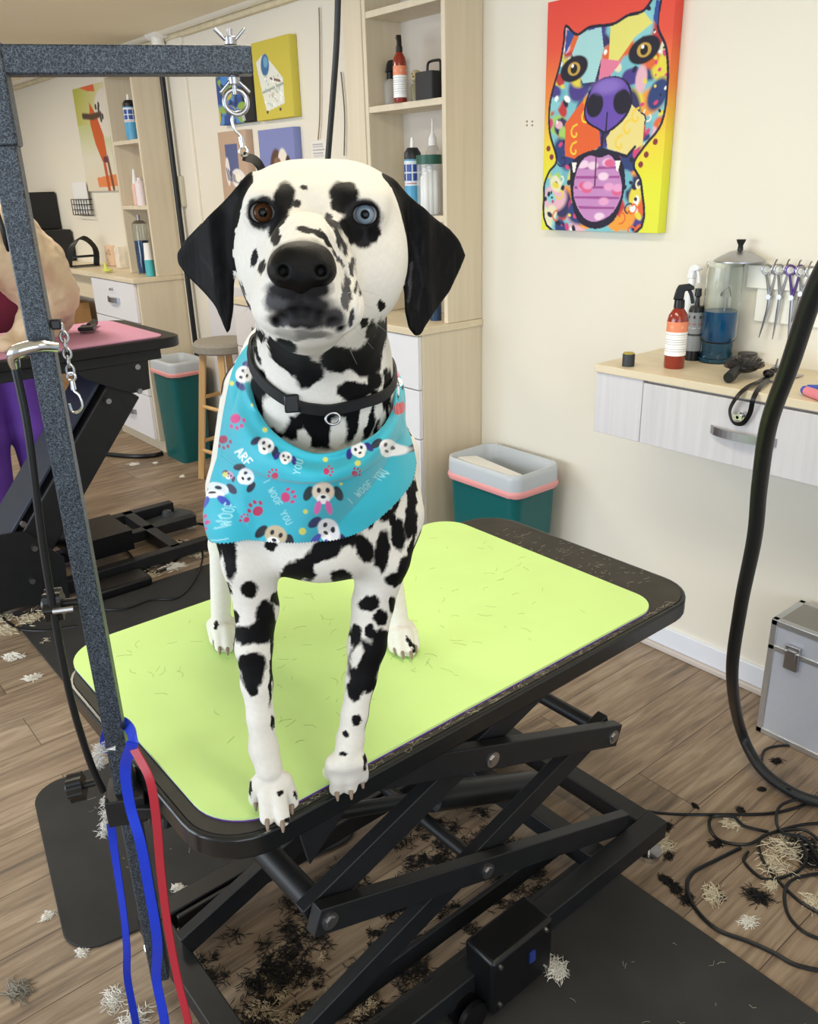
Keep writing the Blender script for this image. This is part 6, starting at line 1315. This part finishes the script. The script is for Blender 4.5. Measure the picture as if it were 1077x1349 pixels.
# the turned-over upper band of the bandana
def bandpos(u, v):
    T_, F_ = cT(u), FOLD(u); k = v[:, None]; P = T_*(1-k)+F_*k; base = P.copy()
    # depth of the layer below at the same image place
    return P
us, vs_ = np.meshgrid(np.linspace(0, 1, 330), np.linspace(0, 1, 90)); us, vs_ = us.ravel(), vs_.ravel(); PB = bandpos(us, vs_)
gp = px_of(BP); cell = {}
gx_, gy_ = gp; GX = gx_.reshape(nv, nu); GY = gy_.reshape(nv, nu)
from mathutils.kdtree import KDTree
kd_ = KDTree(len(BP))
for i_, (x_, y_) in enumerate(zip(gx_, gy_)): kd_.insert((x_, y_, 0), i_)
kd_.balance()
GRb = np.array(S.grad(BP)); QB = []
for (x_, y_, _), u_, v_ in zip(PB, us, vs_):
    near = kd_.find_n((x_, y_, 0), 4); w_s = [1/(d_+.2) for _, _, d_ in near]; p_ = sum(BP[i_]*w for (_, i_, _), w in zip(near, w_s))/sum(w_s); g_ = sum(GRb[i_]*w for (_, i_, _), w in zip(near, w_s))
    g_ = g_/np.linalg.norm(g_); off = .002+(.019*math.sin(math.pi/2*min(1, v_*1.15))*(1 if v_ < .965 else .25))*max(0, math.sin(math.pi*u_))**.45
    r_ = rayl(x_, y_); r_ = r_/np.linalg.norm(r_); dist = np.linalg.norm(p_-CL); QB.append(CL+r_*(dist-off))
QB = np.array(QB); G = QB.reshape(90, 330, 3)
for it in range(4): G2 = G.copy(); G2[1:-1, 1:-1] = .5*G[1:-1, 1:-1]+.125*(G[:-2, 1:-1]+G[2:, 1:-1]+G[1:-1, :-2]+G[1:-1, 2:]); G = G2
i_ = np.arange(90*330).reshape(90, 330); bq = mesh_from('folded_band', G.reshape(-1, 3), np.stack([i_[:-1, :-1], i_[:-1, 1:], i_[1:, 1:], i_[1:, :-1]], -1).reshape(-1, 4))
setcol(bq, paint_bandana(PB)); fb = obj('folded_band', bq, vmat('bandana cotton'), bo, False); bq.shade_smooth(); m_ = fb.modifiers.new('solid', 'SOLIDIFY'); m_.thickness = .0018; m_.offset = 1
# back part of the bandana round the neck (rolled and tied)
def neckring(pts_a, r, name, m, push=.0, flat=None, closed=False):
    q = [np.array(p, float) for p in pts_a]; q = np.array([tuple(v) for v in spline(q, 14, closed)])
    for it in range(6):
        d = S.at(q); g = S.grad(q); g[:, 2] *= .2; k = np.abs(d-r-push) > 0; q[k] -= g[k]*(d[k]-r-push)[:, None]*.8
    return q
ta, tb = D(332, 446, -.065), D(514, 474, -.06)
qb = neckring([ta, ta+np.array([.01, .05, .005]), (ta+tb)/2+np.array([0, .12, .01]), tb+np.array([-.01, .05, .005]), tb], .006, 'x', None)
b = B(); sweep(b, qb, [.006]*len(qb), 10); obj('bandana_tie', b, mat('turquoise cotton', '3FC4D8', .6), dog, True)
# collar
cp = [D(*c5(x, y), a) for x, y, a in ((205, 60, .0), (255, 180, .03), (330, 290, .055), (430, 370, .075), (520, 405, .09), (600, 415, .095), (690, 395, .09), (780, 350, .07), (850, 300, .04), (880, 200, .0))]
qc = neckring(cp+[(cp[0]+cp[-1])/2+np.array([.03, .12, .03]), (cp[0]+cp[-1])/2+np.array([-.03, .12, .03])], .002, 'c', None, .0, None, True)
gc = S.grad(qc)
b = B(); n = len(qc); rings = []
for i in range(n):
    tdir = qc[(i+1) % n]-qc[i-1]; tdir /= np.linalg.norm(tdir); g = gc[i]-tdir*(gc[i]@tdir); g /= np.linalg.norm(g); up_ = np.cross(tdir, g); h_ = .0065; th = .0015
    rings.append([b.verts.new(V(qc[i]+up_*sy*h_+g*(sx*th+.001))) for sx, sy in ((-1, -1), (1, -1), (1, 1), (-1, 1))])
for i in range(n):
    A_, B_ = rings[i], rings[(i+1) % n]
    for k in range(4): b.faces.new((A_[k], A_[(k+1) % 4], B_[(k+1) % 4], B_[k]))
co = obj('collar', b, mat('black nylon webbing', '18191B', .6, bump=.4, noise_scale=900), dog, 'auto')
P = hit(*c5(605, 415)); P2_ = P+np.array([0, -.012, -.0])
b = B(); R = frame((.1, -1, .15)); sweep(b, [V(P2_)+R @ Vector((math.cos(t)*.0078, math.sin(t)*.0062, 0)) for t in np.linspace(0, 6.283, 24)[:-1]], .0014, 8, closed=True); obj('collar_ring', b, STEEL, co, True)
P = hit(*c5(400, 345)); b = B(); box(b, V(P)+Vector((0, -.006, 0)), (.016, .006, .02)); obj('buckle', b, BLKP, co, bev=.002)
# leash strap from the hook behind the head to the back of the neck
hkp = V(rc_)+Vector((0, 0, -.018))+(AD*.10+Vector((0, 0, -1))).normalized()*.048*.84
e1 = ony(343, 220, hkp.y+.04); nk = l2w(np.array([.03, .12, .70]))
b = B(); sweep(b, [tuple(hkp), tuple(e1), tuple(nk*.5+e1*.5), tuple(nk)], 0, flat=(.010, .004), n=8, up=tuple(AN)); INV[LEASH.name] = Matrix.Translation(-Vector(LEASH.location)); obj('strap', b, BLKP, LEASH, world=True)
# ================================================================== cream dog on the pink table
ZP = PZ+.0062
def onplane(px, py, x): return onx(px, py, x)
c_ = onx(60, 340, -3.45); DX = -3.45
t = thing('cream_dog', 'cream curly dog standing on the pink table, cut off by the left edge', 'dog', (DX, onx(90, 380, DX)[1]-.2, ZP))
org = np.array(t.location)
def F(px, py, x=DX): return onx(px, py, x)-org
S3 = SDF((-.3, -.75, -.01), (.3, .35, .75), .007); m3 = lambda p: (np.linalg.norm(onx(*p, DX)-CAM))/FPX
k3 = m3((60, 340))
S3.chain([(F(-60, 318), 42*k3), (F(0, 320), 43*k3), (F(40, 354), 40*k3), (F(66, 390), 32*k3)], .03)
S3.chain([(F(58, 385, DX+.04), 34*k3), (F(52, 412, DX+.06), 20*k3), (F(40, 428, DX+.08), 15*k3), (F(28, 447, DX+.08), 11*k3), (F(10, 452, DX+.10), 11*k3)], .03)
S3.chain([(F(70, 385, DX-.08), 30*k3), (F(76, 418, DX-.08), 17*k3), (F(70, 438, DX-.08), 11*k3)], .03)
for dx in (.08, -.1):
    fx = F(-70, 330, DX+dx*.8); S3.chain([(fx, .09), (fx+np.array([0, -.0, -.2]), .05), (np.array([fx[0], fx[1]-.01, .03]), .035), (np.array([fx[0]+.03, fx[1]-.01, .02]), .032)], .03)
for tp, bx in ((F(5, 455, DX+.12), 0), (F(70, 443, DX-.1), 0)): S3.ell((tp[0]+.01, tp[1], .022), (.045, .05, .026), .02)
hd = F(-105, 250); S3.ell(hd, (.10, .11, .11), .04); S3.ell(hd+np.array([.0, -.12, -.03]), (.05, .07, .05), .03); S3.ell(hd+np.array([.1, .02, -.04]), (.02, .05, .08), .02); S3.ell(hd+np.array([-.1, .02, -.04]), (.02, .05, .08), .02)
S3.cone(F(40, 300), F(20, 262), .025, .02, .02)
m3_ = S3.mesh('body'); V3 = verts(m3_); g3 = S3.grad(V3); 
dsp = np.array([noise.noise(Vector(v_)*38) for v_ in V3])*.006; m3_.vertices.foreach_set('co', (V3+g3*dsp[:, None]).astype(np.float32).ravel()); m3_.shade_smooth()
P3 = Paint(V3[:, 1], V3[:, 2], 'DCC5A6'); nn = np.array([noise.noise(Vector(v_)*7) for v_ in V3]); P3.c += (np.array(hexc('B98F7C'))-P3.c)*np.clip(nn*1.2, 0, 1)[:, None]; setcol(m3_, P3.c)
obj('body', m3_, vmat('cream fur', .9, 1.0, 160, .1, .3), t)
b = B(); hq = F(12, 258); ring(b, F(-10, 300)+np.array([0, 0, 0]), 46*k3+.006, .009, (.05, 1, .1), 40); obj('harness_strap', b, BLKP, t, True)
b = B(); ball(b, hd+np.array([0.02, -.195, -.02]), .014, 10); ball(b, hd+np.array([.055, -.10, .03]), .011, 10); ball(b, hd+np.array([-.045, -.10, .03]), .011, 10); obj('face', b, BLKP, t, True)
# ================================================================== groomer behind the pink table
pb = onz(38, 700, 0); PXp, PYp = pb[0], pb[1]
t = thing('person', 'person in maroon top and purple trousers behind the pink table at the left edge', 'person', (PXp, PYp, 0), 0)
SP = SDF((-.45, -.45, -.01), (.75, .45, 1.72), .010)
A = lambda *p: np.array(p, float)
SP.ell(A(0, 0, 1.58), (.078, .095, .115), .02); SP.ell(A(.09, 0, 1.56), (.014, .016, .02), .01); SP.ell(A(0, 0, 1.63), (.082, .1, .08), .03)
SP.cone(A(-.01, 0, 1.50), A(-.01, 0, 1.40), .052, .06, .03); SP.ell(A(0, 0, 1.22), (.115, .175, .22), .05); SP.ell(A(0, 0, 1.0), (.11, .155, .14), .06); SP.cone(A(0, -.13, 1.36), A(0, .13, 1.36), .055, .055, .05)
for s_ in (-1, 1):
    SP.chain([(A(0, .085*s_, .92), .095), (A(.02, .10*s_, .50), .062), (A(-.01, .11*s_, .10), .04)], .03); SP.chain([(A(-.03, .11*s_, .04), .038), (A(.14, .12*s_, .03), .03)], .02)
    SP.chain([(A(0, .18*s_, 1.36), .05), (A(.12, .21*s_, 1.16), .042), (A(.34, .10*s_, 1.19), .03)], .02)
    h0 = A(.38, .09*s_, 1.20); SP.ell(h0, (.045, .035, .018), .01)
    for k in range(4): y = h0[1]+(k-1.5)*.017; SP.chain([(A(h0[0]+.03, y, 1.20), .009), (A(h0[0]+.065-.004*abs(k-1.5), y, 1.195), .0085), (A(h0[0]+.085-.006*abs(k-1.5), y, 1.175), .0075)], .004)
    SP.chain([(A(h0[0]-.005, h0[1]-.035*s_, 1.2), .010), (A(h0[0]+.03, h0[1]-.055*s_, 1.19), .009)], .005)
bmh = SP.mesh('body'); bmh.shade_smooth(); VV = verts(bmh); pc_ = Paint(VV[:, 0], VV[:, 2], 'C99A80'); 
def fz(x, y, z, r, col): 
    d = np.linalg.norm(VV-A(x, y, z), axis=1); pc_._put((d < r).astype(float), col)
fz(.072, .032, 1.60, .012, '3A2A22'); fz(.072, -.032, 1.60, .012, '3A2A22'); fz(.085, 0, 1.535, .018, '9A5048')
setcol(bmh, pc_.c); obj('body', bmh, vmat('skin', .5, spec=.4), t)
def shell(name, lo, hi, fn, m, extra=None):
    s2 = SDF(SP.lo, SP.lo+(SP.n-1)*SP.h, SP.h); s2.D = SP.D-.012
    if extra: extra(s2)
    _, X, Y, Z = s2._sub(s2.lo, s2.lo+(s2.n-1)*s2.h); sh = s2.D.shape; cut = fn(X, Y, Z)[:sh[0], :sh[1], :sh[2]]; s2.D = np.maximum(s2.D, cut.astype(np.float32)); q = s2.mesh(name); q.shade_smooth(); return obj(name, q, m, t)
shell('shirt', 0, 0, lambda X, Y, Z: np.maximum.reduce([.93-Z+0*X, Z-1.44, X-.21]), mat('maroon fabric', '6A1D3A', .8), lambda s2: s2.ell(A(0, 0, 1.05), (.15, .20, .2), .05))
def pants(s2):
    for s_ in (-1, 1): s2.chain([(A(0, .085*s_, .9), .125), (A(.02, .11*s_, .5), .10), (A(-.0, .12*s_, .12), .085)], .03)
tr = shell('trousers', 0, 0, lambda X, Y, Z: np.maximum(.07-Z, Z-.97), mat('purple fabric', '6B3FA6', .75, noise_amt=.15, noise_scale=9), pants)
s4 = SDF((-.25, -.25, 1.25), (.25, .25, 1.78), .008); s4.ell(A(-.015, 0, 1.62), (.10, .115, .11), .02); s4.ell(A(-.05, 0, 1.5), (.07, .11, .15), .04); s4.ell(A(.08, 0, 1.54), (.06, .075, .085), .01, 'sub')
q = s4.mesh('hair'); q.shade_smooth(); obj('hair', q, mat('brown hair', '4E3424', .6, noise_amt=.3, noise_scale=60), t)
# ================================================================== camera and light
cam = bpy.data.cameras.new('camera'); co_ = bpy.data.objects.new('camera', cam); COL.objects.link(co_); SC.camera = co_
cam.sensor_fit = 'HORIZONTAL'; cam.sensor_width = 36; cam.lens = FPX/1077*36; cam.clip_start = .02
Mc = Matrix([[CX3[i], CU3[i], -CF3[i], CAM[i]] for i in range(3)]+[[0, 0, 0, 1]]); co_.matrix_world = Mc
w = bpy.data.worlds.new('world'); SC.world = w; w.use_nodes = True; bg = w.node_tree.nodes['Background']; bg.inputs[0].default_value = (.78, .88, 1.0, 1); bg.inputs[1].default_value = .72
def area(name, loc, target, size, power, col):
    l = bpy.data.lights.new(name, 'AREA'); l.shape = 'RECTANGLE'; l.size, l.size_y = size; l.energy = power; l.color = col; o = bpy.data.objects.new(name, l); COL.objects.link(o); o.location = loc
    o.rotation_euler = (V(target)-V(loc)).to_track_quat('-Z', 'Y').to_euler(); return o
area('window_light', (-2.6, -3.0, 1.5), (-1.2, 1.2, .9), (3.6, 1.6), 125, (.80, .90, 1))
area('front_window_light', (2.4, -1.2, 1.5), (-1.4, 1.2, .9), (2.4, 1.6), 42, (.80, .90, 1))
for x, y, e_ in ((-1.2, .9, 13), (-4.0, .8, 26), (-6.6, .9, 24), (.6, .6, 12)):
    area('ceiling_light', (x, y, 2.28), (x, y, 0), (1.2, .3), e_, (1, .91, .74))
SC.view_settings.view_transform = 'Standard'; SC.view_settings.look = 'None'; SC.view_settings.gamma = 1; SC.view_settings.exposure = 0; SC.view_settings.use_curve_mapping = False
